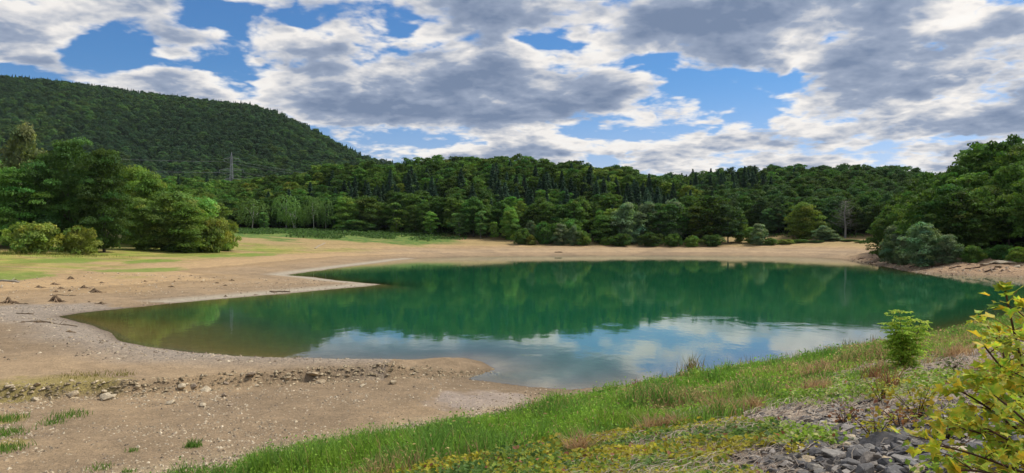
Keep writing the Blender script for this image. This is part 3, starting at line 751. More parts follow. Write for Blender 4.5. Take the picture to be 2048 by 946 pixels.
BUSHES = [('bush0', 1043, 277, 458, 36, 'mid', 'round green bush at the start of the beach bushes'), ('bush1', 1062, 276, 470, 22, 'olive', 'small olive bush between the round green bush and its neighbours'),
 ('willow1', 1062, 282, 443, 26, 'silver', 'small silver willow rising behind the round green bush'), ('bush1', 1088, 279, 446, 44, 'dark', 'dark green bush in the middle of the beach bushes'),
 ('willow0', 1122, 277, 449, 34, 'silver', 'larger egg-shaped silver bush on the beach'), ('willow1', 1147, 276, 452, 24, 'silver', 'slimmer egg-shaped silver bush on the beach'),
 ('bush0', 1165, 277, 462, 42, 'mid', 'low rounded bush at the end of the beach bushes'), ('bush1', 1135, 283, 440, 60, 'mid', 'green bush behind the two egg-shaped silver ones'),
 ('bush1', 1210, 278, 474, 20, 'light', 'little light green bush alone on the beach edge'), ('bush0', 1240, 276, 468, 44, 'dark', 'dark low bush under the first large willow'),
 ('bush1', 1300, 275, 466, 50, 'dark', 'dark low bush under the middle large willow'), ('bush0', 1345, 274, 468, 40, 'mid', 'green low bush under the tallest willow'),
 ('bush1', 1385, 272, 472, 34, 'light', 'light green dome-shaped bush beneath the huge dark tree'), ('bush0', 1425, 272, 470, 44, 'dark', 'dark low bush beneath the huge dark tree'),
 ('bush1', 1540, 272, 476, 36, 'mid', 'low green bush next to the silver cone-shaped bush'), ('bush0', 1570, 272, 478, 40, 'olive', 'low olive bush beneath the bright round tree'),
 ('bush1', 1600, 274, 478, 40, 'mid', 'low green bush beneath the bright round tree'), ('bush0', 1630, 272, 480, 40, 'dark', 'low dark bush before the feathery grey willow'),
 ('bush1', 1700, 270, 478, 44, 'dark', 'low dark bush beneath the bare grey tree'), ('bush0', 1728, 262, 480, 34, 'dark', 'low dark bush between the bare tree and the wooded bank'),
 ('bush0', 806, 296, 472, 16, 'dark', 'tiny dark bush on the undergrowth strip below the tight pair'), ('bush1', 850, 288, 474, 18, 'dark', 'little dark bush at the front of the undergrowth strip'), ('bush1', 480, 318, 462, 18, 'mid', 'little green bush beneath the first weeping birch')]
for k, u, d, vt, w, tint, lab in BUSHES:
    stand(k, u, d, vt, w, tint, lab, 'bush', 'bush', 'bushes along the far beach')
# ---- wooded bank across the water
BANK = [('willow0', 1790, 170, 456, 60, 'silver', 'tall grey-green willow at the tip of the wooded bank', 'willow_tree'), ('alder0', 1768, 186, 440, 56, 'mid', 'green tree at the very tip of the wooded bank', None),
 ('willow1', 1846, 147, 449, 78, 'silver', 'widest silver willow bush on the wooded bank', 'bush'), ('willow0', 1898, 143, 471, 52, 'silver', 'lower silver willow bush beside the widest one', 'bush'),
 ('willow1', 1808, 158, 466, 36, 'silver', 'small silver bush between the tall willow and the widest bush', 'bush'), ('bush0', 1950, 140, 492, 46, 'mid', 'low green bush by the pale boulders', 'bush'),
 ('bush1', 2038, 133, 494, 50, 'yellow', 'yellow-green bush above the bank at the edge of the photo', 'bush'), ('bush0', 2000, 138, 490, 50, 'dark', 'dark low bush behind the pale boulders', 'bush')]
for k, u, d, vt, w, tint, lab, nm in BANK:
    stand(k, u, d, vt, w, tint, lab, 'bush' if nm == 'bush' else 'tree', nm, 'willows and bushes of the wooded bank')

# ---- the woods on the hills: the trees nearest the water one by one, the rest as one forest
def wood_points(name, step, dx=0, u0=-150, u1=2200, front=0):
    h = HILLS[name]; pts = []
    g = np.random.default_rng(hash(name) % 1 + len(name)); d0 = min(h['B']) - 2; d1 = max(h['D']) + (15 if name != 'mountain' else 30)
    y = d0
    while y < d1:
        xs = np.arange((u0 - CX) / F * y, (u1 - CX) / F * y, step) + g.uniform(0, step)
        X = xs + g.uniform(-0.35, 0.35, len(xs)) * step; Y = np.full(len(xs), y) + g.uniform(-0.4, 0.4, len(xs)) * step
        U = CX + F * X / Y
        b = np.interp(U, h['u'], h['B']); dd = np.interp(U, h['u'], h['D']); own = hill_add(name, X, Y)
        oth = np.maximum.reduce([hill_add(k, X, Y) for k in HILLS])
        ok = (Y > b - 1 + front) & (Y < dd + 12) & (own >= oth - 0.01) & (own > 0.05) & (U > h['u'][0]) & (U < h['u'][-1]) & (U > u0) & (U < u1)
        pts += [(x_, y_) for x_, y_ in zip(X[ok], Y[ok])]
        y += step * 0.92
    P = np.array(pts); return np.column_stack([P, terrain(P[:, 0], P[:, 1])])
indiv = []; mass = []
def wood(name, step, conif, hb, hc, tints, u0=-150, u1=2200):
    P = wood_points(name, step, u0=u0, u1=u1); h = HILLS[name]
    U = CX + F * P[:, 0] / P[:, 1]
    t = (P[:, 1] - np.interp(U, h['u'], h['B'])) / np.maximum(np.interp(U, h['u'], h['D']) - np.interp(U, h['u'], h['B']), 1)
    n = fbm(P[:, 0] * 0.035, P[:, 1] * 0.035, 91, 3)
    out = []
    for (x, y, z), u, tt, nn in zip(P, U, t, n):
        con = random.random() < conif(u, tt, nn)
        key = 'spruce%d' % random.randrange(3) if con else 'hill%d' % random.randrange(4)
        hh = (hc if con else hb) * random.uniform(0.8, 1.2); ww = hh * (random.uniform(0.46, 0.60) if con else random.uniform(0.62, 0.85))
        if con: tint = 'spruce'
        else:
            r = random.random() + 0.5 * (nn - 0.5); tint = tints[0] if r < 0.48 else tints[1] if r < 0.93 else tints[2]
        out.append([name, key, x, y, z, hh, ww, tint, u, tt])
    return out
ALLW = []
ALLW += wood('middle', 6.3, lambda u, t, n: (0.6 if 660 < u < 1400 and 0.12 < t < 0.62 else 0.12 if t < .75 else 0) * (1.5 if n > 0.5 else 0.7), 13, 14.5, ('dark', 'mid', 'yellow'))
ALLW += wood('east', 6.6, lambda u, t, n: (0.7 if (u < 1560 and 0.45 < t < 0.85) else 0.25 if u < 1440 and t > 0.9 else 0.02 if t < 0.8 else 0), 12.5, 14, ('blue', 'dark', 'mid'))
ALLW += wood('bank', 5.4, lambda u, t, n: 0.0, 12.0, 14, ('dark', 'mid', 'yellow'))
ALLW += wood('rise', 7.5, lambda u, t, n: 0.03, 12.5, 15, ('mid', 'light', 'yellow'), u0=150, u1=760)
PHRASE = {'middle': 'on the middle hill across the lake', 'east': 'on the hill behind the bare grey tree', 'bank': 'on the steep wooded bank', 'rise': 'on the low rise before the pylon'}
KIND = {'dark': 'dark green broadleaf tree', 'mid': 'mid green broadleaf tree', 'yellow': 'yellow-green broadleaf tree', 'blue': 'bluish dark broadleaf tree', 'light': 'light green broadleaf tree', 'spruce': 'dark blue-green conifer'}
ALLW.sort(key=lambda a: a[3] - 0.6 * a[5])
nb = nc = 0
for a in ALLW:
    name, key, x, y, z, hh, ww, tint, u, tt = a
    con = tint == 'spruce'
    if name != 'rise' and 395 < u < 2075 and ((con and nc < 170) or (not con and nb < 205)):
        if con: nc += 1
        else: nb += 1
        lab = KIND[tint] + ' in the wood ' + PHRASE[name]
        plant(key, x, y, hh, ww, tint, lab, 'tree', KIND[tint] + 's ' + PHRASE[name], z, 'conifer_tree' if con else 'broadleaf_tree')
    else: mass.append(a)
M_ = wood_points('mountain', 9.0, u0=-80, u1=900)
for x, y, z in M_:
    crest = y > np.interp(CX + F * x / y, HILLS['mountain']['u'], HILLS['mountain']['D']) - 60
    con = random.random() < (0.75 if crest else 0.05)
    pq = vnoise(x * 0.011, y * 0.006, 55) * 0.6 + vnoise(x * 0.04, y * 0.025, 56) * 0.4
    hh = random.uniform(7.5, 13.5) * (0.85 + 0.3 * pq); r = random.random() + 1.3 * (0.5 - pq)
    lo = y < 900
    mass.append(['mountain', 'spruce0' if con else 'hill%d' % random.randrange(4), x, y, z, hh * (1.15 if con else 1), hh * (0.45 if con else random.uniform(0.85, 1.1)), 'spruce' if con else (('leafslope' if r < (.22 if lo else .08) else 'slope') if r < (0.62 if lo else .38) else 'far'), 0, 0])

MASS_MATS = {}
def mass_mat(tint):
    if tint not in MASS_MATS: MASS_MATS[tint] = mat_leaf('leaves_' + tint, 0.32, fixed=GREEN[tint])
    return MASS_MATS[tint]
def build_forest(name, items, label):
    """one mass of trees too many to count: crowns instanced on points"""
    c = bpy.data.collections.new(name + '_kinds'); kinds = {}
    n = len(items); pos = np.zeros((n, 3)); sc = np.zeros((n, 3)); idx = np.zeros(n, int); rz = np.random.default_rng(3).uniform(0, 6.283, n)
    for i, (nm, key, x, y, z, hh, ww, tint, u, tt) in enumerate(items):
        kk = (key, tint)
        if kk not in kinds:
            src = [ch for ch in PROTO[key][0].children if ch.name.startswith('crown')][0]
            dm = src.data.copy(); dm.materials[0] = mass_mat(tint)
            q = bpy.data.objects.new('%03d_tree' % len(kinds), dm); c.objects.link(q); kinds[kk] = len(kinds)
        idx[i] = kinds[kk]; pos[i] = (x, y, z - 0.3); sc[i] = (ww / PROTO[key][2], ww / PROTO[key][2], hh / PROTO[key][1])
    me = bpy.data.meshes.new(name); me.vertices.add(n); me.vertices.foreach_set('co', pos.astype(np.float32).ravel())
    a = me.attributes.new('size', 'FLOAT_VECTOR', 'POINT'); a.data.foreach_set('vector', sc.astype(np.float32).ravel())
    a = me.attributes.new('pick', 'INT', 'POINT'); a.data.foreach_set('value', idx.astype(np.int32))
    a = me.attributes.new('turn', 'FLOAT', 'POINT'); a.data.foreach_set('value', rz.astype(np.float32))
    o = obj(name, me); tag(o, label, 'forest', kind='stuff')
    ng = bpy.data.node_groups.new(name, 'GeometryNodeTree')
    ng.interface.new_socket('Geometry', in_out='INPUT', socket_type='NodeSocketGeometry'); ng.interface.new_socket('Geometry', in_out='OUTPUT', socket_type='NodeSocketGeometry')
    gi = ng.nodes.new('NodeGroupInput'); go = ng.nodes.new('NodeGroupOutput')
    ip = ng.nodes.new('GeometryNodeInstanceOnPoints'); ci = ng.nodes.new('GeometryNodeCollectionInfo')
    ci.inputs['Collection'].default_value = c; ci.inputs['Separate Children'].default_value = True; ci.inputs['Reset Children'].default_value = True
    def na(nm, ty):
        q = ng.nodes.new('GeometryNodeInputNamedAttribute'); q.data_type = ty; q.inputs['Name'].default_value = nm; return q.outputs['Attribute']
    cx = ng.nodes.new('ShaderNodeCombineXYZ'); L_ = ng.links
    L_.new(gi.outputs[0], ip.inputs['Points']); L_.new(ci.outputs[0], ip.inputs['Instance']); ip.inputs['Pick Instance'].default_value = True
    L_.new(na('pick', 'INT'), ip.inputs['Instance Index']); L_.new(na('turn', 'FLOAT'), cx.inputs[2]); L_.new(cx.outputs[0], ip.inputs['Rotation'])
    L_.new(na('size', 'FLOAT_VECTOR'), ip.inputs['Scale']); L_.new(ip.outputs[0], go.inputs[0])
    o.modifiers.new('trees', 'NODES').node_group = ng
    return o
build_forest('forest', [a for a in mass if a[0] != 'mountain'], 'unbroken mass of treetops further up the hills behind the front trees')
build_forest('mountain_forest', [a for a in mass if a[0] == 'mountain'], 'dense dark forest covering the long mountain')
for k, (p, H, W) in PROTO.items():
    if not p['used']:
        for ch in list(p.children): bpy.data.objects.remove(ch)
        bpy.data.objects.remove(p)
    elif 'used' in p: del p['used']
print('trees', nb, nc, len(mass))
# ------------------------------------------------------------------ dam slope, foreground
TINTED = mat_tinted('dry_stems', 0.8, 0.15, 9.0, 0.75, 1.25)
GRASSM = mat_tinted('grass_blades', 0.6, 0.2, 0.8, 0.85, 1.2, trans=0.45)
STONE = mat_tinted('stone', 0.82, 0.25, 7.0, 0.55, 1.4, bumpd=0.02)
WOOD = mat_tinted('weathered_wood', 0.9, 0.1, 14.0, 0.5, 1.4)
STEEL = mat_tinted('galvanised_steel', 0.5, 0.4, 3.0, 0.85, 1.15)

def fld(seed, x, y, f, o=4): return fbm(x * f, y * f, seed, o)
def along(x, y): return MX * x + MY * y
def across(x, y): return NX * x + NY * y
def blades(P, H, Wd, lean, col, g, seg=3):
    """bent tapering blades; P (n,3) feet, H heights, Wd half widths, lean metres at the tip"""
    n = len(P); a = g.uniform(0, 6.283, n); d = np.stack([np.cos(a), np.sin(a), np.zeros(n)], -1)
    b = g.uniform(0, 6.283, n); w = np.stack([np.cos(b), np.sin(b), np.zeros(n)], -1)
    V = []
    for k in range(seg):
        s = k / seg
        c = P + d * (lean * s ** 1.8)[:, None]; c[:, 2] += H * s * (1 - 0.12 * s)
        ww = w * (Wd * (1 - 0.75 * s))[:, None]
        V += [c - ww, c + ww]
    c = P + d * lean[:, None]; c[:, 2] += H * 0.9
    V.append(c)
    V = np.stack(V, 1); m = V.shape[1]
    o = np.arange(n)[:, None] * m
    Q = np.concatenate([o + np.array([2 * k, 2 * k + 1, 2 * k + 3, 2 * k + 2]) for k in range(seg - 1)])
    T = o + np.array([m - 3, m - 2, m - 1])
    return V.reshape(-1, 3), [Q, T], np.repeat(col, m, 0)
def scatter(n, x0, x1, y0, y1, dens, g):
    out = []
    while sum(map(len, out)) < n:
        x = g.uniform(x0, x1, n); y = y0 * (y1 / y0) ** g.uniform(0, 1, n)
        k = g.uniform(0, 1, n) < dens(x, y)
        out.append(np.stack([x[k], y[k]], -1))
    return np.concatenate(out)[:n]
def edge_line(x, y): return -9.0 + 2.4 * (fbm(x * 0.12, y * 0.12, 71, 5) - 0.5) + 1.2 * (fbm(x * 0.5, y * 0.5, 72, 4) - .5)
def in_view(x, y): return np.abs(x / y) < 0.74

def build_grass():
    g = np.random.default_rng(31)
    # --- tall green grass and weeds of the lower dam slope
    def dens(x, y):
        s = across(x, y); e = edge_line(x, y)
        ok = (s > -21.7 - 0.9 * sstep(8, 25, along(x, y)) + 1.3 * fld(77, x, y, 0.4) + 2.6 * sstep(20, 52, along(x, y))) & (s < e + 0.4) & in_view(x, y)
        return ok * np.clip(1.15 - 0.5 * (s > e - 1.5), 0, 1) * np.where(np.abs(x) < y * 0.74, 1, 0) * (0.35 + 0.65 * sstep(0.3, 0.5, fld(78, x, y, 0.6))) * np.clip(y / 90, .12, 1) ** 0.3
    P = scatter(150000, -10, 60, 8, 85, dens, g); x, y = P.T
    z = terrain(x, y); s = across(x, y)
    patch = fld(81, x, y, 0.25); p2 = fld(82, x, y, 0.8)
    tt = along(x, y)
    dry = sstep(0.50, 0.72, fld(83, x, y, 0.45) + 0.22 * sstep(-16, -10.5, s) * sstep(13, 24, tt) + 0.12 * sstep(22, 36, tt) - 0.06)
    base = np.array([0.15, 0.32, 0.035]) * (1 - patch[:, None]) + np.array([0.28, 0.42, 0.05]) * patch[:, None]
    dk = np.array([0.09, 0.20, 0.05]); base = np.where((p2 > 0.56)[:, None], base * 0.5 + dk * 0.5, base)
    drc = np.where(g.uniform(0, 1, (len(x), 1)) < 0.5, np.array([[0.40, 0.25, 0.13]]), np.array([[0.46, 0.36, 0.15]]))
    isd = (g.uniform(0, 1, len(x)) < 0.05 + 0.50 * dry)[:, None]
    col = np.where(isd, drc, base) * g.uniform(0.7, 1.3, (len(x), 1))
    H = 0.82 * (0.12 + 0.62 * sstep(0.3, 0.75, fld(84, x, y, 0.55))) * g.uniform(0.6, 1.35, len(x)) * (0.75 + 0.35 * (p2 > 0.5))
    H *= np.where(s > edge_line(x, y) - 1.2, 0.6, 1) * np.where(s < -20.8, 0.65, 1)
    Wd = 0.004 + 0.00042 * y + 0.0035 * g.uniform(0, 1, len(x))
    v, f, c = blades(np.stack([x, y, z - 0.03], -1), H, Wd, H * g.uniform(0.1, 0.55, len(x)), col, g)
    tag(obj('grass', mesh_data('grass', v, f, GRASSM, {'tint': c})), 'tall green grass and weeds covering the lower dam slope', 'grass', kind='stuff')
    # --- little leaves on the weed stems break up the blades
    k = g.permutation(len(x))[:75000]
    Pl = np.stack([x[k] + g.normal(size=len(k)) * 0.05, y[k] + g.normal(size=len(k)) * .05, z[k] + H[k] * g.uniform(0.25, 0.95, len(k))], -1)
    v, f = quads(Pl, sph(len(k), g) + [0, 0, 0.7], 0.018 + 0.0012 * Pl[:, 1], g, 0.5)
    tag(obj('weed_leaves', mesh_data('weed_leaves', v, f, GRASSM, {'tint': np.repeat(col[k] * g.uniform(0.8, 1.45, (len(k), 1)), 4, 0)})), 'small weed leaves among the grass of the dam slope', 'weeds', kind='stuff')
    # --- creeping yellow-green ground cover on the litter
    def dcov(x, y):
        s = across(x, y); e = edge_line(x, y); u = CX + F * x / y; v = HY + F * (EYE - 5.4 - 0.234 * s) / y
        m1 = sstep(0.46, 0.60, fld(91, x, y, 0.55) + 0.16 * (1 - sstep(1000, 1350, u)) - 0.12 * sstep(1480, 1640, u)) * (v > 850)
        m2 = np.exp(-(((u - 1760) / 210) ** 2 + ((v - 776 + 0.08 * (u - 1760)) / 24) ** 2) ** 2)
        m3 = np.exp(-(((u - 960) / 150) ** 2 + ((v - 925) / 40) ** 2) ** 2)
        return in_view(x, y) * (s > e - 1.0) * (s < 0.5) * np.clip(np.maximum.reduce([m1, 1.0 * m2, m3]), 0, 1)
    P = scatter(34000, -3.5, 19, 4.5, 23, dcov, g); x, y = P.T; z = terrain(x, y)
    u = CX + F * x / y
    hh = 0.04 + 0.30 * fld(92, x, y, 0.9) * np.where(u < 1120, 1.5, 0.7)
    Pl = np.stack([x, y, z + hh * g.uniform(0.15, 1, len(x))], -1)
    lime = (u > 1560)[:, None] & (fld(94, x, y, 2.0) > 0.3)[:, None]
    r = g.uniform(0, 1, (len(x), 1)); tn = fld(93, x, y, 1.1)[:, None] + 0.3 * (r - 0.5)
    col = np.where(tn > 0.56, [[0.40, 0.36, 0.035]], np.where(tn > 0.42, [[0.23, 0.31, 0.045]], [[0.11, 0.20, 0.04]]))
    col = np.where(lime, np.where(r < 0.2, [[0.50, 0.50, 0.20]], [[0.23, 0.36, 0.04]]), col)
    col = np.where(r > 0.965, [[0.28, 0.11, 0.06]], col) * g.uniform(0.7, 1.25, (len(x), 1))
    v, f = quads(Pl, sph(len(x), g) * 0.8 + [0, 0, 1.0], np.full(len(x), 0.032) + 0.0007 * y, g, 0.8, 0.35)
    tag(obj('ground_cover', mesh_data('ground_cover', v, f, GRASSM, {'tint': np.repeat(col, 4, 0)})), 'creeping yellow-green leaves over the litter of the slope', 'ground cover', kind='stuff')
    # --- dead stems and straw lying on the slope
    def dlit(x, y):
        s = across(x, y); u = CX + F * x / y; v = HY + F * (EYE - 5.4 - 0.234 * s) / y
        stony = sstep(1480, 1640, u) * sstep(800, 850, v)
        return in_view(x, y) * (s > edge_line(x, y) - 1.2) * (s < 0.5) * (0.25 + 0.75 * sstep(0.38, 0.55, fld(95, x, y, 0.5))) * (1 - 0.93 * stony)
    P = np.concatenate([scatter(15000, -3, 32, 4.5, 48, dlit, g), scatter(6000, 1.5, 26, 1.5, 30, lambda x, y: (across(x, y) > edge_line(x, y)) * (across(x, y) < 7) * (x / y > 0.70), g)]); x, y = P.T; z = terrain(x, y); n = len(x)
    a = g.normal(size=n) * 0.7 + 0.4; L_ = g.uniform(0.08, 0.42, n); d = np.stack([np.cos(a) * L_, np.sin(a) * L_, g.uniform(-0.02, 0.10, n)], -1)
    d[:, 2] += 0.234 * (NX * d[:, 0] + NY * d[:, 1])
    w = np.stack([-np.sin(a), np.cos(a), g.uniform(-0.5, 0.5, n)], -1) * (0.0018 + 0.00020 * y)[:, None]
    A = np.stack([x, y, z + g.uniform(0.01, 0.07, n)], -1); mid = A + d * 0.5 + np.stack([w[:, 0] * 5, w[:, 1] * 5, g.uniform(0, 0.05, n)], -1)
    V = np.stack([A - w, A + w, mid + w, mid - w, A + d + w * 0.5, A + d - w * 0.5], 1).reshape(-1, 3); o = np.arange(n)[:, None] * 6
    Q = np.concatenate([o + [0, 1, 2, 3], o + [3, 2, 4, 5]])
    c = np.where(g.uniform(0, 1, (n, 1)) < 0.72, [[0.40, 0.33, 0.25]], [[0.23, 0.15, 0.10]]) * g.uniform(0.6, 1.25, (n, 1))
    tag(obj('dry_litter', mesh_data('dry_litter', V, Q, TINTED, {'tint': np.repeat(c, 6, 0)})), 'bleached straw and dead stems lying on the slope', 'litter', kind='stuff')
build_grass()
def meadow_grass():
    g = np.random.default_rng(37)
    def dens(x, y):
        u = CX + F * x / y; z = terrain(x, y, False)
        wood_ = sstep(3.9, 4.5, z + 1.2 * (fld(85, x, y, 0.15) - 0.5)); near = np.maximum(np.exp(-((x + 96) ** 2 + (y - 149) ** 2) / 40), np.exp(-((x + 88) ** 2 + (y - 152) ** 2) / 30))
        return (u > -60) * (u < 500) * np.clip(wood_ * (y < 225) + near, 0, 1)
    P = scatter(14000, -135, -58, 95, 225, dens, g); x, y = P.T; z = terrain(x, y); n = len(x); H = g.uniform(0.2, 0.75, n) * (0.5 + fld(86, x, y, 0.2))
    col = np.where(g.uniform(0, 1, (n, 1)) < 0.55, [[0.20, 0.26, 0.05]], [[0.36, 0.30, 0.10]]) * g.uniform(0.6, 1.3, (n, 1))
    v, f, c = blades(np.stack([x, y, z - 0.05], -1), H, np.full(n, 0.035), H * g.uniform(0.1, 0.5, n), col, g)
    tag(obj('meadow_grass', mesh_data('meadow_grass', v, f, GRASSM, {'tint': c})), 'rough meadow grass around the foot of the clump and bushes', 'grass', kind='stuff')
meadow_grass()

def tuft(name, u, v, h, r, n, cols, label, cat, seed, lean=0.35, wd=0.006, group=None, parts=None, d=None):
    """one clump of stems standing on the land where the photograph shows it"""
    g = np.random.default_rng(seed); c = spot(u, d) if d else at(u, v); yy = c.y; h *= 0.8; r *= 0.8
    q = np.clip(g.normal(size=(n, 2)), -2, 2) * r * 0.42; P = np.stack([q[:, 0], q[:, 1], np.zeros(n)], -1)
    P[:, 2] = terrain(P[:, 0] + c.x, P[:, 1] + c.y) - c.z - 0.03
    H = h * g.uniform(0.45, 1.1, n); cc = np.array(cols)[g.integers(0, len(cols), n)] * g.uniform(0.7, 1.25, (n, 1))
    vv, f, tc = blades(P, H, np.full(n, wd * 0.8) + 0.00034 * yy, H * g.uniform(0.1, 1.0, n) * lean * 1.6, cc, g)
    o = obj(name, mesh_data(name, vv, f, GRASSM, {'tint': tc})); o.location = c
    return tag(o, label, cat, group)
DRY = [(0.46, 0.29, 0.15), (0.40, 0.25, 0.12), (0.50, 0.36, 0.18)]; RUST = [(0.22, 0.10, 0.05), (0.28, 0.14, 0.07)]; GRN = [(0.10, 0.22, 0.03), (0.16, 0.28, 0.04)]
for i, (u, v, h, r, lab) in enumerate([
    (1160, 912, 0.62, 0.32, 'tall tan dry tuft nearest the bottom of the grass, by a dark hollow'), (1305, 868, 0.55, 0.42, 'pair-like tan dry tuft where the straw litter begins'),
    (1345, 862, 0.5, 0.35, 'paler dry tuft with bent stems beside the pair-like one'), (1440, 832, 0.62, 0.42, 'bright orange-tan dry tuft standing above the straw'),
    (1635, 755, 0.75, 0.7, 'large rosy dry tuft in the grass left of the ash sapling'), (1632, 785, 0.55, 0.5, 'pale spiky dry tuft under the large rosy one'),
    (1915, 715, 0.7, 0.8, 'wide rosy dry tuft past the ash sapling'), (1700, 712, 0.6, 1.0, 'flat wide reddish dry tuft near the water edge grass'),
    (1765, 690, 0.6, 0.9, 'reddish dry tuft touching the ash sapling crown'), (1975, 745, 0.45, 0.5, 'low rosy dry tuft among the grey stones by the maple'),
    (1100, 822, 0.55, 0.4, 'small reddish dry tuft low in the green grass near the beach'), (1505, 822, 0.5, 0.3, 'small tan dry tuft at the upper edge of the stones')]):
    tuft('dry_grass_tuft', u, v, h * 1.1, r, 230, DRY, lab, 'dry grass', 400 + i, 0.65, group='dry tufts on the dam slope')
tuft('reed_clump', 1382, 748, 1.5, 1.0, 120, [(0.30, 0.20, 0.09), (0.22, 0.17, 0.06), (0.16, 0.2, 0.05)], 'tall brown weed clump sticking up against the water', 'weeds', 420, 0.3)
for i, (u, v, h, lab) in enumerate([(1745, 765, 0.8, 'rust brown dead dock plant beside the bright green cover'), (1782, 785, 0.95, 'taller rust brown dead dock plant just below the ash sapling'), (1270, 775, 0.6, 'small rust brown dead weed in the green grass by the shore')]):
    tuft('dead_weed', u, v, h, 0.34, 80, RUST, lab, 'dead weed', 430 + i, 0.5, 0.004, 'dead brown weeds')
for i, (u, v, h, r, n, lab) in enumerate([
    (137, 832, 0.42, 1.1, 160, 'widest green grass tuft on the brown mud, in the middle of the flat'), (18, 840, 0.4, 1.0, 200, 'upper green tuft at the edge of the photo on the mud'),
    (14, 868, 0.36, 1.0, 220, 'middle green tuft at the edge of the photo on the mud'), (12, 900, 0.36, 0.9, 220, 'lowest green tuft at the edge of the photo on the mud'),
    (388, 893, 0.42, 0.42, 130, 'lone upright green tuft in the stony mud'), (264, 902, 0.22, 0.3, 60, 'small low green tuft left of the lone upright one'),
    (203, 936, 0.25, 0.5, 90, 'flat green tuft at the bottom edge of the mud'), (258, 944, 0.25, 0.3, 60, 'tiny green tuft at the bottom edge of the photo'),
    (105, 846, 0.3, 0.7, 110, 'thin blue-green tuft next to the widest tuft on the mud'), (180, 752, 0.3, 2.0, 260, 'olive grass tuft on top of the mud causeway'),
    (250, 750, 0.3, 0.7, 60, 'small olive tuft on top of the mud causeway')]):
    tuft('grass_tuft', u, v, h, r, n, GRN if i < 9 else [(0.25, 0.24, 0.06), (0.3, 0.25, 0.08)], lab, 'grass tuft', 440 + i, 0.45, group='grass tufts on the mud')
def upright_weeds():
    g = np.random.default_rng(55)
    for i, (u, v) in enumerate([(1480, 728), (1510, 724), (1560, 716), (1590, 708), (1660, 700), (1690, 690), (1720, 690), (1745, 684), (1300, 760), (1325, 758), (1880, 665), (1910, 660), (1940, 655)]):
        tuft('weed_stalk', u, v + 4, 0.55 + 0.4 * g.uniform(), 0.9, 16, [(0.10, 0.15, 0.04), (0.25, 0.2, 0.08)], 'thin dark weed stalks standing above the grass edge against the water', 'weeds', 460 + i, 0.2, 0.006, 'weed stalks along the water edge', d=None)
upright_weeds()

# ------------------------------------------------------------------ stones
def rock_mesh(name, seed, color, flatz=0.65, npts=22, mat=None):
    g = np.random.default_rng(seed); bm = bmesh.new()
    P = sph(npts, g) * g.uniform(0.85, 1.1, (npts, 1)); P[:, 2] *= flatz; P[:, 0] *= 1.15
    for p in P: bm.verts.new(p * 0.5)
    r = bmesh.ops.convex_hull(bm, input=bm.verts)
    bmesh.ops.delete(bm, geom=[e for e in r['geom_interior'] if isinstance(e, bmesh.types.BMVert)], context='VERTS')
    bmesh.ops.bevel(bm, geom=list(bm.edges), offset=0.022, segments=1, affect='EDGES')
    for v_ in bm.verts: v_.co += Vector(g.normal(size=3) * 0.008)
    me = bpy.data.meshes.new(name); bm.to_mesh(me); bm.free()
    a = me.attributes.new('tint', 'FLOAT_COLOR', 'POINT'); n = len(me.vertices)
    a.data.foreach_set('color', np.tile([*color, 1], n).astype(np.float32)); me.materials.append(mat or STONE)
    return me
GREYROCK = [rock_mesh('riprap_rock', 500 + i, c, 0.62 + 0.05 * (i % 3)) for i, c in enumerate([(0.165, 0.155, 0.145), (0.12, 0.114, 0.11), (0.21, 0.195, 0.175), (0.145, 0.14, 0.138), (0.25, 0.225, 0.19), (0.095, 0.09, 0.088), (0.19, 0.165, 0.14)])]
TANROCK = [rock_mesh('stone', 520 + i, c, 0.55) for i, c in enumerate([(0.42, 0.33, 0.21), (0.36, 0.28, 0.18), (0.46, 0.38, 0.26), (0.30, 0.23, 0.16)])]
def rock(me, name, p, size, label, cat, group=None, g=random, sink=0.3, sz=None):
    o = obj(name, me); k = size
    o.scale = (k * g.uniform(0.8, 1.3), k * g.uniform(0.8, 1.2), k * (sz or g.uniform(0.7, 1.1)))
    o.rotation_euler = (g.uniform(-0.4, 0.4), g.uniform(-0.4, 0.4), g.uniform(0, 6.28))
    o.location = (p[0], p[1], p[2] + o.scale[2] * 0.3 * (1 - 2 * sink) )
    return tag(o, label, cat, group)
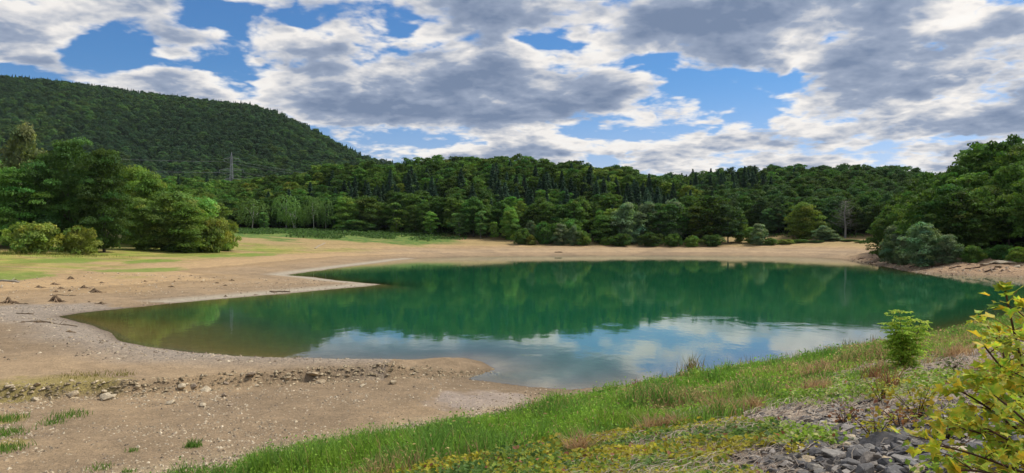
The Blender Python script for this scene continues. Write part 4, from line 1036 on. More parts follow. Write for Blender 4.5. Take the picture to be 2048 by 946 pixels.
def riprap():
    placed = []
    for u, v, px, me, lab in [(1762, 890, 92, GREYROCK[5], 'largest blackish flat rock under the small yellow shrub'), (1626, 908, 40, GREYROCK[1], 'dark pointed rock at the start of the bare riprap'),
        (1612, 926, 42, TANROCK[0], 'tan wedge-shaped rock beside the dark pointed one'), (1672, 912, 66, GREYROCK[2], 'big pale grey rock in the middle of the riprap'), (1800, 885, 60, GREYROCK[1], 'tall black rock next to the largest flat one'),
        (1690, 868, 34, TANROCK[3], 'brown rock above the riprap, left of the small yellow shrub'), (1830, 935, 60, GREYROCK[3], 'bluish grey rock under the maple leaves'), (1870, 925, 50, GREYROCK[4], 'pale rounded rock under the maple leaves'),
        (1745, 935, 56, GREYROCK[6], 'brownish grey block rock at the bottom edge'), (1700, 940, 50, GREYROCK[0], 'mid grey slab rock at the bottom edge')]:
        p = at(u, v); s_ = px * p.y / F; rock(me, 'riprap_rock', p, s_ * 0.85, lab, 'rock', 'grey riprap rocks on the slope', sink=0.3, sz=0.6 if 'tall' not in lab else 0.9); placed.append((p.x, p.y, s_ * 0.5))
    g = np.random.default_rng(61); n = 0; tries = 0
    while n < 285 and tries < 20000:
        tries += 1
        u = g.uniform(1470, 2070); v = 700 + 250 * g.uniform(0, 1) ** 0.75
        edge = 1500 + (v < 860) * (860 - v) * 1.5 + (v > 900) * 60
        if u < edge + g.normal() * 40: continue
        if 745 < v < 805 - 0.08 * (u - 1760) and 1600 < u < 1960: continue
        if v < 745 and (u < 1860 or v < 695): continue
        p = at(u, v)
        if p is None or across(p.x, p.y) < edge_line(p.x, p.y): continue
        s_ = g.uniform(0.10, 0.23) * (1.2 if v > 870 and u > 1600 else 0.95)
        if any((p.x - a) ** 2 + (p.y - b) ** 2 < (0.42 * (s_ + 2 * c)) ** 2 * 0.7 for a, b, c in placed): continue
        placed.append((p.x, p.y, s_ * 0.5)); n += 1
        rock(GREYROCK[g.integers(0, 7)] if g.uniform() < 0.93 else TANROCK[g.integers(0, 4)], 'riprap_rock', p, s_, 'dark grey angular riprap rock among many like it on the slope', 'rock', 'grey riprap rocks on the slope', sink=0.3)
    # chips between them
    u = g.uniform(1420, 2060, 9000); v = g.uniform(700, 946, 9000); P = []
    m = MB()
    for a, b in zip(u[:5200], v[:5200]):
        if a < 1460 + (b < 860) * (860 - b) * 1.2 or (745 < b < 800 and 1600 < a < 1930) or (b < 745 and a < 1870): continue
        p = at(a, b)
        if p is None or across(p.x, p.y) < edge_line(p.x, p.y): continue
        k = 0.03 + 0.09 * g.uniform() ** 2; q = sph(7, g) * k * [1.2, 1, 0.6] + np.array(p)
        m.add(q, [np.array([[0, 1, 2], [0, 2, 3], [0, 3, 4], [1, 5, 2], [2, 5, 3], [4, 3, 6], [0, 4, 1], [4, 6, 1], [1, 6, 5], [3, 5, 6]])], np.array([0.21, 0.19, 0.17]) * g.uniform(0.5, 1.6))
    W = scatter(5200, 2.5, 22, 1.2, 26, lambda x, y: (across(x, y) > edge_line(x, y)) * (across(x, y) < 7) * (x / y > 0.69) * (0.25 + 0.75 * sstep(0.42, 0.55, fld(89, x, y, 0.5))), g)
    for (a, b), zz in zip(W, terrain(W[:, 0], W[:, 1])):
        k = 0.03 + 0.11 * g.uniform() ** 2; q = sph(7, g) * k * [1.2, 1, 0.6] + np.array([a, b, zz + k * 0.1])
        m.add(q, [np.array([[0, 1, 2], [0, 2, 3], [0, 3, 4], [1, 5, 2], [2, 5, 3], [4, 3, 6], [0, 4, 1], [4, 6, 1], [1, 6, 5], [3, 5, 6]])], np.array([0.21, 0.19, 0.17]) * g.uniform(0.5, 1.6))
    tag(obj('rubble', m.data('rubble', STONE)), 'small broken stone chips between the riprap rocks', 'rubble', kind='stuff')
riprap()

def gravel():
    g = np.random.default_rng(71); m = MB()
    FA = [np.array([[0, 1, 4], [1, 2, 4], [2, 3, 4], [3, 0, 4]]), np.array([[3, 2, 1, 0]])]
    n = 0; Vs = []; Cs = []
    def stones(N, pick, size, cols):
        x, y = pick(N); z = terrain(x, y); k = size(x, y); N = len(x)
        a = g.uniform(0, 6.283, N); ca, sa = np.cos(a), np.sin(a)
        base = np.array([[-1, -.6, 0], [1, -.7, 0], [.8, .7, 0], [-.8, .8, 0], [0.1, 0, .75]])[None] * g.uniform(0.55, 1.25, (N, 5, 3)) * k[:, None, None]
        X = base[..., 0] * ca[:, None] - base[..., 1] * sa[:, None]; Y = base[..., 0] * sa[:, None] + base[..., 1] * ca[:, None]
        V = np.stack([x[:, None] + X, y[:, None] + Y, z[:, None] - 0.012 + base[..., 2] * g.uniform(.5, 1.2, (N, 1))], -1)
        Vs.append(V.reshape(-1, 3)); c = np.array(cols)[g.integers(0, len(cols), N)] * g.uniform(0.65, 1.3, (N, 1)); Cs.append(np.repeat(c, 5, 0))
    T = [(0.42, 0.34, 0.23), (0.50, 0.42, 0.30), (0.22, 0.17, 0.12), (0.34, 0.27, 0.18), (0.30, 0.23, 0.15)]
    def flat_pick(N):
        P = scatter(N, -26, 9, 19, 45, lambda x, y: (lake_dist(x, y) > 0.15) * (wall_side(x, y) < 0) * (across(x, y) < -21.3) * (0.12 + 0.88 * sstep(0.40, 0.62, fld(73, x, y, 0.35) + 0.25 * sstep(-26, -21.8, across(x, y)) )) * np.where(x > -6, 0.35 + 0.65 * sstep(-25, -22.5, across(x, y)), 1), g); return P.T
    stones(26000, flat_pick, lambda x, y: 0.018 + 0.075 * g.uniform(0, 1, len(x)) ** 3.0, T)
    def toe_pick(N):
        P = scatter(N, -9, 46, 19, 75, lambda x, y: 1.0 * (np.abs(across(x, y) + 22.0 - 0.8 * fld(74, x, y, 0.3)) < 1.15) * (lake_dist(x, y) > -0.3), g); return P.T
    stones(14000, toe_pick, lambda x, y: 0.022 + 0.075 * g.uniform(0, 1, len(x)) ** 2 + 0.0004 * y, T)
    def left_pick(N):
        P = scatter(N, -60, -4, 37, 110, lambda x, y: (lake_dist(x, y) > 0.4) * (wall_side(x, y) > 0.5) * (0.2 + 0.8 * sstep(0.5, 0.65, fld(75, x, y, 0.2))), g); return P.T
    stones(6000, left_pick, lambda x, y: 0.025 + 0.10 * g.uniform(0, 1, len(x)) ** 3 + 0.0005 * y, T + [(0.2, 0.15, 0.1)])
    def right_pick(N):
        P = scatter(N, 66, 100, 108, 205, lambda x, y: (lake_dist(x, y) > -0.2) * (lake_dist(x, y) < 12) * 1.0, g); return P.T
    stones(3500, right_pick, lambda x, y: 0.07 + 0.28 * g.uniform(0, 1, len(x)) ** 3, [(0.33, 0.22, 0.14), (0.42, 0.30, 0.2), (0.2, 0.12, 0.07), (0.45, 0.36, 0.26)])
    def wall_pick(N):
        x = g.uniform(-46, -0.5, N); w = np.interp(x, WALL[:, 0], WALL[:, 1]); return x, w + 0.1 + g.normal(size=N) * 0.38
    stones(4200, wall_pick, lambda x, y: 0.025 + 0.10 * g.uniform(0, 1, len(x)) ** 2.2, [(0.36, 0.28, 0.17), (0.27, 0.21, 0.13), (0.42, 0.34, 0.22), (0.22, 0.17, 0.1)])
    V = np.concatenate(Vs); o = np.arange(len(V) // 5)[:, None] * 5
    Fc = [np.concatenate([o + f for f in FA[0]]), o + FA[1][0]]
    tag(obj('gravel', mesh_data('gravel', V, Fc, STONE, {'tint': np.concatenate(Cs)})), 'loose tan stones and gravel strewn over the mud shores', 'gravel', kind='stuff')
gravel()
def edge_stones():
    g = np.random.default_rng(81)
    for i in range(64):
        x = -44 + 42.5 * (i + g.uniform(0, 1)) / 64; w = float(np.interp(x, WALL[:, 0], WALL[:, 1])) + g.normal() * 0.3
        k = g.uniform(0.16, 0.42) * (1 if x < -6 else 0.6) * (1 if g.uniform() < 0.75 else 1.4); p = (x, w, tz(x, w))
        rock(TANROCK[g.integers(0, 4)], 'stone', p, k, 'tan stone in the rough edge of the mud causeway', 'stone', 'stones edging the mud causeway', sink=0.35)
    for u, v, k, lab in [(215, 799, 0.62, 'smooth pale oval stone fallen from the causeway edge'), (342, 808, 0.42, 'single pale stone lying in front of the causeway edge'), (461, 811, 0.3, 'small blocky stone further along in front of the causeway'),
                         (448, 793, 0.4, 'dark stone close under the causeway edge'), (785, 768, 0.5, 'flat white stone on the causeway toe'), (724, 773, 0.32, 'pale pebble-like stone near the flat white one'), (405, 812, 0.42, 'thin pale slab lying flat on the mud')]:
        p = at(u, v); k *= 0.78; rock(TANROCK[2 if 'pale' in lab or 'white' in lab else 3], 'stone', p, k, lab, 'stone', 'stones lying on the mud', sink=0.2)
    for u, v, k, lab in [(1982, 528, 2.2, 'pale flat boulder lying above the far earth bank'), (2012, 527, 3.2, 'largest grey boulder above the far earth bank'), (1968, 530, 1.5, 'small pale boulder, first of the far bank group'), (1998, 534, 1.5, 'small boulder below the largest grey one'), (2034, 534, 1.2, 'little boulder at the end of the far bank group')]:
        p = at(u, v); rock(TANROCK[2], 'boulder', p, k, lab, 'boulder', 'boulders on the far bank', sink=0.3, sz=0.45)
edge_stones()

# ------------------------------------------------------------------ stumps left by the drowned trees
def stump_parts(seed, roots=11):
    g = np.random.default_rng(seed); mb = MB(); c = (0.17, 0.12, 0.075)
    v, f = tube([(0, 0, -0.1), (0.02, 0, 0.22), (0.03, 0.02, 0.42), (0.0, 0, 0.5)], [0.34, 0.26, 0.20, 0.15], 9)
    v = v + g.normal(size=v.shape) * 0.02; mb.add(v, f, c); rt = MB()
    for k in range(roots):
        a = k * 6.283 / roots + g.normal() * 0.2; L_ = g.uniform(0.7, 1.25); h = g.uniform(0.2, 0.42)
        s = np.linspace(0, 1, 6); path = np.stack([np.cos(a + 0.3 * s * g.normal()) * (0.12 + L_ * s), np.sin(a) * (0.12 + L_ * s), h * (1 - s) ** 1.3 * 1.15 - 0.06 * s + 0.06 * np.sin(s * 7 + k)], -1)
        vv, ff = tube(path, 0.075 * (1 - 0.75 * s) + 0.012, 5); rt.add(vv, ff, np.array(c) * g.uniform(0.8, 1.9))
        if g.uniform() < 0.7:
            e = path[3] + np.array([math.cos(a + 0.9), math.sin(a + 0.9), -0.3]) * 0.4; vv, ff = tube([path[2], path[3] * 0.5 + e * 0.5 + [0, 0, .03], e], [0.04, 0.03, 0.012], 4); rt.add(vv, ff, c)
    return mb.data('stump_body', WOOD, True), rt.data('roots', WOOD, True)
SP = [stump_parts(600 + i) for i in range(4)]
STUMPS = [(112, 603, 42, 1.0, 'largest spider-like root stump on the mud, with pale roots'), (17, 605, 34, 1.1, 'dark round root stump near the edge of the photo'), (141, 558, 20, 1.0, 'upright root stump highest on the slope, below the green grass'),
 (78, 575, 24, .7, 'small stump with one long root on the ochre slope'), (108, 569, 26, .6, 'flat wide stump just above a row of three'), (122, 577, 22, .6, 'low mound-shaped stump in the middle of the ochre slope'),
 (112, 584, 15, .9, 'little pointed stump left of its slanting neighbour'), (140, 582, 15, .9, 'little pointed stump right above the largest stump'), (168, 576, 22, 1.0, 'slanting stump with bare ribs of root'), (190, 584, 34, .8, 'broad sprawling stump with roots to both sides'),
 (203, 566, 20, .6, 'flat stump alone on the ochre slope'), (178, 604, 14, .6, 'small brown stump above the tip of the water arm'), (203, 607, 30, .5, 'broken low stump at the tip of the water arm'),
 (32, 563, 18, .9, 'weathered stump against the green grass patch'), (290, 563, 14, .7, 'stump pair-like and tiny in the middle of the slope'), (342, 574, 18, .6, 'low stump over the upper shore of the water arm'), (349, 563, 10, .8, 'tiny stump above the low one over the water arm'),
 (358, 558, 12, .6, 'tiny flat stump near the tiny upright one'), (382, 551, 11, .6, 'farthest small stump toward the clump'), (400, 556, 11, .6, 'small stump between the farthest one and the shore'), (403, 564, 11, .6, 'small dark stump over the shore in line with others'),
 (428, 556, 11, .5, 'flat small stump on the bare slope toward the spit'), (434, 566, 14, .6, 'low dark stump toward the spit'), (463, 561, 13, .9, 'last upright stump toward the spit'), (450, 571, 16, .5, 'flat dark stump close above the water'), (451, 593, 13, .9, 'black stump at the very water edge'),
 (548, 585, 18, .6, 'flat dark stump at the base of the long spit'), (510, 590, 14, .5, 'low stump before the spit at the water'), (45, 645, 20, .6, 'low dark stump on the grey cracked mud'), (75, 645, 34, .45, 'sprawling flat root stump beside the low dark one'), (138, 664, 26, .6, 'lone low stump on the brown mud by the water'), (28, 643, 12, .6, 'smallest stump on the grey cracked mud')]
for i, (u, v, px, hz, lab) in enumerate(STUMPS):
    p = at(u, v); o = empty('tree_stump', p - Vector((0, 0, 0.03)), i * 1.7); k = px * p.y / F / 2.3
    obj('stump_body', SP[i % 4][0], o); obj('roots', SP[i % 4][1], o); o.scale = (k, k, k * hz * 1.3)
    tag(o, lab, 'tree stump', 'root stumps on the mud slope')
def log(u, v, ln, r, ang, label, name='driftwood', col=(0.2, 0.15, 0.1), cat='driftwood'):
    p = at(u, v); g = np.random.default_rng(int(u)); s = np.linspace(-0.5, 0.5, 7)
    X = p.x + math.cos(ang) * ln * s; Y = p.y + math.sin(ang) * ln * s
    path = np.stack([X - p.x, Y - p.y, terrain(X, Y) - p.z + r * 0.6 + 0.05 * g.normal(size=7) * ln * 0.2], -1)
    vv, f = tube(path, r * (1 - 0.6 * np.abs(s)), 6); mb = MB(); mb.add(vv, f, col); e = path[4]
    vv, f = tube([e, e + np.array([0.1 * ln, 0.05 * ln, 0.12 * ln])], [r * 0.5, r * 0.15], 5); mb.add(vv, f, col)
    o = obj(name, mb.data(name, WOOD, True)); o.location = p; tag(o, label, cat, 'driftwood on the mud')
log(50, 628, 1.4, 0.06, 0.1, 'short dark stick on the grey cracked mud'); log(15, 563, 3.2, 0.14, -0.2, 'bleached curved log by the green grass at the photo edge', col=(0.42, 0.37, 0.30)); log(100, 646, 4.0, 0.05, 0.0, 'long thin root stretching to the tip of the water arm')
log(43, 608, 1.2, .06, 0.1, 'thin stick between the two biggest stumps'); log(1117, 505, 2.6, 0.22, 0.1, 'small dark log alone on the far beach'); log(560, 584, 2.4, 0.10, 0.2, 'dark driftwood pieces lying on the base of the spit')
log(126, 591, 2.4, .05, 0.3, 'thin branch lying behind the largest stump')
g_ = np.random.default_rng(88)
for i, (u, v, l_) in enumerate([(1722, 518, 1.6), (1745, 526, 2.2), (1768, 519, 1.8), (1795, 527, 2.6), (1830, 532, 2.4), (1850, 538, 1.8), (1880, 531, 2.2), (1910, 535, 2.0), (1945, 537, 2.4), (1980, 541, 1.6)]):
    log(u, v, l_, 0.14, g_.uniform(-0.4, 0.4), 'dark root or branch stuck in the far earth bank', col=(0.11, 0.07, 0.045))
def slab():
    a, b = at(630, 497), at(650, 486); d = (b - a).normalized(); w = Vector((-d.y, d.x, 0)) * 0.28; mb = MB()
    pts = [a + (b - a) * s for s in np.linspace(0, 1, 8)]; V = []
    for p in pts:
        for q, dz in ((-1, 0.12), (1, 0.12), (1, -0.3), (-1, -0.3)):
            c = p + w * q; V.append((c.x, c.y, tz(p.x, p.y) + dz))
    i = np.arange(7)[:, None] * 4; j = np.arange(4)[None]; k = (j + 1) % 4
    Q = np.stack([i + j, i + k, i + 4 + k, i + 4 + j], -1).reshape(-1, 4); mb.add(np.array(V), [Q, np.array([[0, 3, 2, 1], [28, 29, 30, 31]])], (0.36, 0.29, 0.2))
    tag(obj('concrete_ramp', mb.data('concrete_ramp', STONE)), 'narrow pale concrete strip running down the far beach', 'ramp')
slab()

# ------------------------------------------------------------------ undergrowth along the far wood
def undergrowth():
    g = np.random.default_rng(91)
    def dens(x, y):
        u = CX + F * x / y; h = np.maximum.reduce([hill_add(k, x, y) for k in HILLS]); zz = terrain(x, y, False)
        strip = (u > 470) & (u < 935) & (y > 262 + 0.05 * (u - 470) + 36 * (fld(96, x, y, 0.06) - 0.4)) & (y < 348) & (fld(97, x, y, 0.12) > 0.40)
        foot = (h > 0.02) & (h < 2.2) & (u > 900) & (u < 2060) & (y < 330)
        return (strip * 1.0 + foot * 0.55).clip(0, 1) * (zz > 2.2)
    P = scatter(22000, -150, 130, 140, 350, dens, g); x, y = P.T; z = terrain(x, y)
    hh = 0.3 + 1.3 * fld(98, x, y, 0.25)
    v, f = quads(np.stack([x, y, z + hh * g.uniform(0, 1, len(x))], -1), sph(len(x), g) + [0, -.3, 0.8], 0.42, g)
    c = np.array([[0.085, 0.165, 0.035]]) * g.uniform(0.6, 1.3, (len(x), 1)) * (0.6 + 0.8 * fld(99, x, y, 0.2)[:, None])
    tag(obj('undergrowth', mesh_data('undergrowth', v, f, GRASSM, {'tint': np.repeat(c, 4, 0)})), 'green undergrowth strip along the foot of the far wood', 'undergrowth', kind='stuff')
undergrowth()

# ------------------------------------------------------------------ leafy plants of the slope
MAPLE_OUT = []
for a, r in [(-90, .10), (-62, .36), (-24, .66), (-6, .52), (12, .60), (33, .98), (48, .74), (60, .62), (74, .76), (90, 1.08)]: MAPLE_OUT.append((math.cos(R(a)) * r, math.sin(R(a)) * r))
MAPLE_OUT = MAPLE_OUT + [(-x_, y_) for x_, y_ in MAPLE_OUT[1:-1][::-1]]
MO = np.array(MAPLE_OUT); MN = len(MO)
def leaf_shape(P, D, U, size, g, outline=MO, fold=0.22, curl=0.25):
    """leaves with foot P, pointing along D, upper side U"""
    n = len(P); D = D / np.linalg.norm(D, axis=1)[:, None]; S = np.cross(D, U); S /= np.linalg.norm(S, axis=1)[:, None] + 1e-9; Nn = np.cross(S, D)
    out = np.concatenate([[[0, 0.12]], outline]); m = len(out)
    X = out[:, 0][None, :, None] * size[:, None, None]; Y = (out[:, 1] + 0.1)[None, :, None] * size[:, None, None]
    Zz = (fold * np.abs(out[:, 0]) - curl * (out[:, 1]) ** 2 * 0.6)[None, :, None] * size[:, None, None] * g.uniform(0.2, 2.6, (n, 1, 1))
    V = P[:, None] + S[:, None] * X + D[:, None] * Y + Nn[:, None] * Zz
    o = np.arange(n)[:, None] * m; k = np.arange(m - 1)
    T = np.concatenate([o + np.array([0, 1 + a, 1 + (a + 1) % (m - 1)]) for a in k])
    return V.reshape(-1, 3), T, m
def maple():
    g = np.random.default_rng(101); root = Vector((3.25, 4.0, 0)); root.z = tz(3.25, 4.0) - 0.05
    o = empty('maple_sapling', root); mb = MB(); bc = (0.085, 0.05, 0.035)
    def px(u, v, d): return np.array([(u + 12 - CX) / F * d, d, EYE + (HY - v) / F * d]) - np.array(root)
    joint = np.array([0.0, 0, 0.35])
    vv, f = tube([(0, 0, -0.1), (0.01, 0.0, 0.15), joint], [0.024, 0.021, 0.018], 7); mb.add(vv, f, bc)
    br = [[px(2075, 900, 3.8), px(2040, 760, 3.6), px(2010, 640, 3.4), px(1998, 578, 3.3)], [px(2085, 860, 4.0), px(2050, 800, 3.8), px(1990, 735, 3.7), px(1955, 690, 3.6)],
          [px(2060, 885, 4.1), px(1990, 835, 4.0), px(1935, 795, 3.9), px(1905, 780, 3.9)], [px(2070, 930, 3.7), px(1985, 880, 3.6), px(1920, 855, 3.5), px(1872, 850, 3.5)],
          [px(2080, 960, 3.4), px(1990, 930, 3.3), px(1920, 900, 3.2), px(1862, 890, 3.2)], [px(2080, 940, 4.2), px(2050, 830, 4.2), px(2000, 740, 4.3), px(1985, 660, 4.3)],
          [px(2090, 860, 3.5), px(2075, 760, 3.4), px(2050, 680, 3.3), px(2040, 610, 3.2)], [px(2080, 980, 3.3), px(2010, 960, 3.2), px(1950, 935, 3.1), px(1900, 940, 3.1)],
          [px(2085, 900, 3.2), px(2050, 850, 3.1), px(2000, 800, 3.1), px(1975, 790, 3.1)], [px(2070, 800, 4.4), px(2020, 730, 4.5), px(1990, 700, 4.6), px(1975, 670, 4.6)],
          [px(1990, 800, 3.9), px(1960, 770, 3.85), px(1950, 760, 3.8), px(1935, 750, 3.8)], [px(2080, 820, 4.0), px(2040, 740, 4.0), px(2015, 700, 4.0), px(2000, 690, 4.0)],
          [px(2085, 930, 3.6), px(2040, 900, 3.5), px(1985, 870, 3.4), px(1950, 850, 3.4)], [px(2090, 850, 3.8), px(2060, 800, 3.8), px(2030, 770, 3.8), px(2005, 745, 3.7)]]
    P = []; D = []; Ss = []; deep = []
    for bi, b in enumerate(br):
        pts = np.array([joint] + b); t = np.linspace(0, 1, 22)
        cum = np.concatenate([[0], np.cumsum(np.linalg.norm(np.diff(pts, axis=0), axis=1))]); cum /= cum[-1]
        path = np.stack([np.interp(t, cum, pts[:, i]) for i in range(3)], -1)
        for _ in range(3): path[1:-1] = (path[:-2] + path[1:-1] * 2 + path[2:]) / 4
        vv, f = tube(path, 0.0105 * (1 - 0.72 * t) + 0.001, 6); mb.add(vv, f, bc)
        T = np.gradient(path, axis=0); T /= np.linalg.norm(T, axis=1)[:, None]
        for s in np.arange(0.24, 1.0, 0.06):
            i = int(s * 21); p = path[i]
            for sgn in (-1, 1):
                side = np.cross(T[i], [0, 0, 1]); side /= np.linalg.norm(side) + 1e-9
                d = side * sgn * g.uniform(0.5, 1) + T[i] * 0.5 + np.array([0, 0, 0.2]) + g.normal(size=3) * 0.25; d /= np.linalg.norm(d)
                ln = g.uniform(0.05, 0.12); e = p + d * ln
                vv, f = tube([p, e], [0.0018, 0.0012], 4); mb.add(vv, f, (0.25, 0.12, 0.05)); P.append(e); D.append(d + [0, 0, -0.35]); Ss.append(g.uniform(0.026, 0.056)); deep.append(1 - s)
            if s > 0.25 and (bi not in (0,) or s < .5) and g.uniform() < 0.85:      # a side twig with its own leaves
                d = side * g.choice([-1, 1]) + T[i] * 0.6 + np.array([0, 0, g.uniform(-0.1, 0.5)]); d /= np.linalg.norm(d); L_ = g.uniform(0.08, 0.22)
                e = p + d * L_; vv, f = tube([p, p * .5 + e * .5 + [0, 0, .01], e], [0.003, 0.0022, 0.0012], 4); mb.add(vv, f, bc)
                for q in range(13):
                    a = p + (e - p) * (0.2 + 0.075 * q); dd = d + g.normal(size=3) * 0.75; dd[2] -= 0.2; P.append(a + dd * 0.03); D.append(dd); Ss.append(g.uniform(0.022, 0.048)); deep.append(1 - s)
        for q in range(3):
            dd = T[-1] + g.normal(size=3) * 0.6; P.append(path[-1]); D.append(dd + [0, 0, -.2]); Ss.append(g.uniform(0.042, 0.068)); deep.append(0)
    P = np.array(P); D = np.array(D); Ss = np.array(Ss) * 0.86; deep = np.array(deep); n = len(P)
    Up = np.tile([0, -0.25, 1.0], (n, 1)) + g.normal(size=(n, 3)) * 0.35
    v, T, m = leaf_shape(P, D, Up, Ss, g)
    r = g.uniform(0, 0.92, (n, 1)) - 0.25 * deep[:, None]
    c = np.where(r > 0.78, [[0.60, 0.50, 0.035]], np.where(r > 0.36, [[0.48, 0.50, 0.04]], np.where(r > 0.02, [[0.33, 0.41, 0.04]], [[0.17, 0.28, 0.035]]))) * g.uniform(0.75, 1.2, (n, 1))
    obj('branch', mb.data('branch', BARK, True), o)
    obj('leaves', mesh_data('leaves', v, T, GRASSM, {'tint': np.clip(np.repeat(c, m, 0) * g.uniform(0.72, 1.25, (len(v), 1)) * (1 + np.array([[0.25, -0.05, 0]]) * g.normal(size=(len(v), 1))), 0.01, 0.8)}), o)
    tag(o, 'yellow-green maple sapling with lobed leaves reaching in from the edge of the photo', 'maple')
maple()
def small_shrub(u, v, h, w, n, size, cols, label, seed, name='shrub', outline=MO, stems=7):
    g = np.random.default_rng(seed); p = at(u, v); o = empty(name, p); mb = MB(); P = []; D = []
    for k in range(stems):
        a = k * 6.283 / stems + g.normal() * 0.3; L_ = w / 2 * g.uniform(0.5, 1); s = np.linspace(0, 1, 7)
        path = np.stack([np.cos(a) * L_ * s ** 1.2, np.sin(a) * L_ * s ** 1.2, -0.05 + h * g.uniform(0.65, 1) * s ** 0.9], -1)
        vv, f = tube(path, 0.009 * (1 - 0.8 * s) + 0.0015, 5); mb.add(vv, f, (0.10, 0.06, 0.04))
        for q in range(n // stems):
            i = g.integers(2, 7); d = g.normal(size=3) * [1, 1, 0.5] + [0, 0, 0.15]; d /= np.linalg.norm(d); P.append(path[i] + d * g.uniform(0.02, 0.14)); D.append(d)
    P = np.array(P); D = np.array(D); m_ = len(P)
    vv, T, m = leaf_shape(P, D, np.tile([0, -0.2, 1.0], (m_, 1)) + g.normal(size=(m_, 3)) * 0.4, size * g.uniform(0.65, 1.2, m_), g, outline)
    c = np.array(cols)[g.integers(0, len(cols), m_)] * g.uniform(0.75, 1.2, (m_, 1))
    obj('stem', mb.data('stem', BARK, True), o); obj('leaves', mesh_data('leaves', vv, T, GRASSM, {'tint': np.repeat(c, m, 0)}), o)
    return tag(o, label, 'shrub')
OVAL = np.array([(0, 0), (.3, .2), (.42, .5), (.3, .8), (0, 1.05), (-.3, .8), (-.42, .5), (-.3, .2)])
YG = [(0.42, 0.38, 0.035), (0.26, 0.31, 0.04), (0.32, 0.36, 0.04), (0.45, 0.33, 0.03)]
small_shrub(1750, 886, 0.42, 0.62, 150, 0.055, YG, 'small yellow-green shrub growing out of the grey riprap', 701, outline=OVAL)
small_shrub(1836, 838, 0.55, 0.8, 120, 0.055, YG, 'loose yellow maple shoot between the riprap and the tall maple', 702)
small_shrub(1762, 805, 0.5, 0.5, 70, 0.05, YG, 'thin yellow shoot under the dead dock plants', 703)
small_shrub(1590, 912, 0.22, 0.5, 70, 0.05, [(0.5, 0.4, 0.03), (0.4, 0.38, 0.04)], 'bright yellow low plant at the start of the riprap', 704, outline=OVAL)
small_shrub(1895, 880, 0.45, 0.7, 110, 0.06, YG, 'low yellow maple shoot beneath the tall maple branches', 705)
small_shrub(1984, 640, 1.15, 1.3, 240, 0.07, [(0.07, 0.12, 0.03), (0.05, 0.09, 0.03), (0.12, 0.15, 0.04)], 'dark green shrub standing at the water edge behind the maple', 706, outline=OVAL)
small_shrub(1905, 742, 0.4, 0.6, 90, 0.05, [(0.10, 0.15, 0.04), (0.16, 0.2, 0.05)], 'small dark green weed on the straw past the ash sapling', 707, outline=OVAL)
small_shrub(1690, 850, 0.3, 0.4, 60, 0.05, [(0.30, 0.14, 0.06), (0.24, 0.11, 0.05)], 'rust brown low dead plant on the upper riprap', 708, outline=OVAL)
small_shrub(1800, 850, 0.3, 0.7, 120, 0.05, [(0.30, 0.14, 0.06), (0.24, 0.11, 0.05), (0.35, 0.2, 0.06)], 'reddish dying plant between the yellow shrub and the maple', 709, outline=OVAL)
def ash():
    g = np.random.default_rng(111); p = at(1812, 742); o = empty('ash_sapling', p); mb = MB(); H = 1.62
    P = []; D = []; U_ = []; S_ = []
    for k in range(6):
        a = k * 6.283 / 6 + 0.4; L_ = g.uniform(0.14, 0.40) if k else 0.05; top = H * (1.0 if k == 0 else g.uniform(0.62, 0.88)); s = np.linspace(0, 1, 12)
        path = np.stack([np.cos(a) * L_ * s - (0.22 * s if k == 0 else 0), np.sin(a) * L_ * s, -0.06 + top * s], -1); vv, f = tube(path, 0.016 * (1 - 0.8 * s) + 0.002, 6); mb.add(vv, f, (0.11, 0.09, 0.06))
        for i in range(2, 12):
            for q in range(7 if i > 3 else 5):
                az = g.uniform(0, 6.283); Lr = g.uniform(0.20, 0.37) * (1.0 if i < 9 else 0.75); d = np.array([math.cos(az), math.sin(az), g.uniform(0.1, 0.6)]); t = np.linspace(0, 1, 6)
                rp = path[i] + d * Lr * t[:, None]; rp[:, 2] -= 0.35 * Lr * t ** 2; vv, f = tube(rp, [.003, .0028, .0025, .002, .0015, .001], 4); mb.add(vv, f, (0.16, 0.2, 0.05))
                side = np.array([-math.sin(az), math.cos(az), 0])
                for j in range(1, 6):
                    for sg in (-1, 1):
                        P.append(rp[j]); D.append(side * sg + d * 0.55 + [0, 0, -0.25]); U_.append([0, 0, 1.0]); S_.append(g.uniform(0.085, 0.125) * (1 - 0.05 * j))
                P.append(rp[5]); D.append(d + [0, 0, -.3]); U_.append([0, 0, 1]); S_.append(0.10)
    P = np.array(P); D = np.array(D) + g.normal(size=(len(P), 3)) * 0.15; U_ = np.array(U_) + g.normal(size=(len(P), 3)) * 0.3
    LO = OVAL * [0.5, 1.0]
    vv, T, m = leaf_shape(P, D, U_, np.array(S_), g, LO, 0.3, 0.3)
    c = np.where(g.uniform(0, 1, (len(P), 1)) < 0.25 + 0.35 * (P[:, 2:3] > 1.2), [[0.58, 0.66, 0.10]], [[0.38, 0.58, 0.07]]) * g.uniform(0.75, 1.2, (len(P), 1))
    obj('stem', mb.data('stem', BARK, True), o); obj('leaves', mesh_data('leaves', vv, T, GRASSM, {'tint': np.repeat(c, m, 0)}), o)
    tag(o, 'bright green ash sapling with feathery leaves standing on the dam slope before the water', 'sapling')
ash()

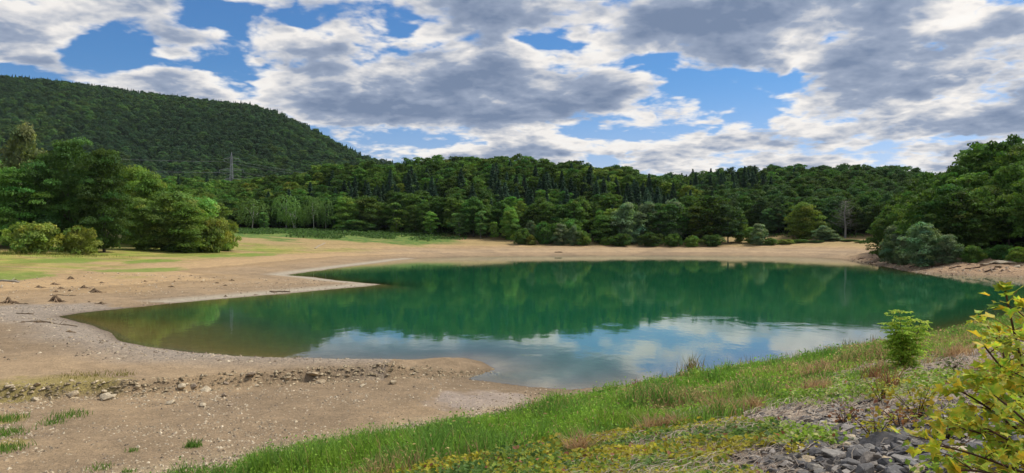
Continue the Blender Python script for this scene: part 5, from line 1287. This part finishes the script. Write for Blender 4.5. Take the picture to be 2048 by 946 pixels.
# ------------------------------------------------------------------ power line over the low rise
def pylon(u, d, vtop, name, label, sc=1.0, arms=((0.96, 3.2), (0.78, 5.2), (0.62, 4.0))):
    x = (u - CX) / F * d; z0 = tz(x, d) - 1; H = EYE + (HY - vtop) * d / F - z0; o = empty(name, (x, d, z0)); mb = MB(); col = (0.27, 0.285, 0.29)
    def bar(a, b, r=0.10): vv, f = tube([a, b], [r, r], 4); mb.add(vv, f, col)
    def hw(t): return 2.6 * sc * (1 - t) ** 1.2 * 0.9 + 0.45 * sc
    lv = np.linspace(0, 1, 12); C4 = [(-1, -1), (1, -1), (1, 1), (-1, 1)]
    for a, b in zip(lv[:-1], lv[1:]):
        for k in range(4):
            c0, c1 = C4[k], C4[(k + 1) % 4]
            bar((c0[0] * hw(a), c0[1] * hw(a), H * .93 * a), (c0[0] * hw(b), c0[1] * hw(b), H * .93 * b), 0.12)
            bar((c0[0] * hw(a), c0[1] * hw(a), H * .93 * a), (c1[0] * hw(b), c1[1] * hw(b), H * .93 * b), 0.06); bar((c1[0] * hw(a), c1[1] * hw(a), H * .93 * a), (c0[0] * hw(b), c0[1] * hw(b), H * .93 * b), 0.06)
            bar((c0[0] * hw(b), c0[1] * hw(b), H * .93 * b), (c1[0] * hw(b), c1[1] * hw(b), H * .93 * b), 0.05)
    for k in C4: bar((k[0] * hw(1), k[1] * hw(1), H * .93), (0, 0, H), 0.12)
    obj('tower', mb.data('tower', STEEL), o); tips = []
    for t, w in arms:
        mb = MB(); w *= sc * 1.9
        for sg in (-1, 1):
            for q in (-1, 1):
                bar((sg * hw(t), q * hw(t), H * .93 * t), (sg * w, 0, H * .93 * t + 0.2), 0.11); bar((sg * hw(t), q * hw(t), H * .93 * t + 1.6), (sg * w, 0, H * .93 * t + 0.2), 0.09)
            bar((sg * w, 0, H * .93 * t + 0.2), (sg * w, 0, H * .93 * t - 2.0), 0.08); tips.append(np.array([x + sg * w, d, z0 + H * .93 * t - 2.0]))
        obj('cross_arm', mb.data('cross_arm', STEEL), o)
    tag(o, label, 'pylon'); return tips
tips = pylon(463, 620, 304, 'power_pylon', 'grey lattice power pylon rising above the trees of the low rise')
pylon(401, 600, 374, 'power_mast', 'tiny slender mast in the trees below the lattice pylon', 0.22, ((0.95, 5), ))
def cable(a, b, sag, label):
    s = np.linspace(0, 1, 26)[:, None]; a = np.array(a); b = np.array(b); path = a + (b - a) * s; path[:, 2] -= 4 * sag * (s * (1 - s))[:, 0]
    vv, f = tube(path - a, np.full(26, 0.05), 4); mb = MB(); mb.add(vv, f, (0.22, 0.23, 0.24)); o = obj('power_cable', mb.data('power_cable', STEEL)); o.location = a; tag(o, label, 'power cable', 'cables of the power line')
for i, tp in enumerate(tips):
    lev = ('top', 'middle', 'bottom')[i // 2]; sd_ = ('nearer', 'farther')[i % 2]
    k = 2.2 * (1 - 2 * (i % 2))
    cable(tp, (tp[0] - 330 + k, tp[1] - 20, tp[2] + 26), 7, lev + ' level cable from the pylon to behind the clump, ' + ('upper' if i % 2 else 'lower') + ' of its pair')
    cable(tp, (tp[0] + 150 - k, tp[1] + 90, tp[2] - 12), 4, lev + ' level cable from the pylon to behind the middle hill, ' + ('upper' if i % 2 else 'lower') + ' of its pair')
# ------------------------------------------------------------------ a little air between the camera and the mountain
def haze():
    m, t = new_mat('haze'); v = t.node('ShaderNodeVolumePrincipled'); v.inputs['Color'].default_value = (0.75, 0.87, 1.0, 1); v.inputs['Density'].default_value = 0.00002
    t.l.new(v.outputs[0], t.out.inputs['Volume'])
    x0, x1, y0, y1, z0, z1 = -3100, 3100, -3100, 3100, -9, 420
    V = np.array([(a, b, c) for c in (z0, z1) for a, b in ((x0, y0), (x1, y0), (x1, y1), (x0, y1))], float)
    Q = np.array([[3, 2, 1, 0], [4, 5, 6, 7], [0, 1, 5, 4], [1, 2, 6, 5], [2, 3, 7, 6], [3, 0, 4, 7]])
    tag(obj('haze', mesh_data('haze', V, Q, m)), 'thin bluish air over the whole valley', 'haze', kind='stuff')
haze()
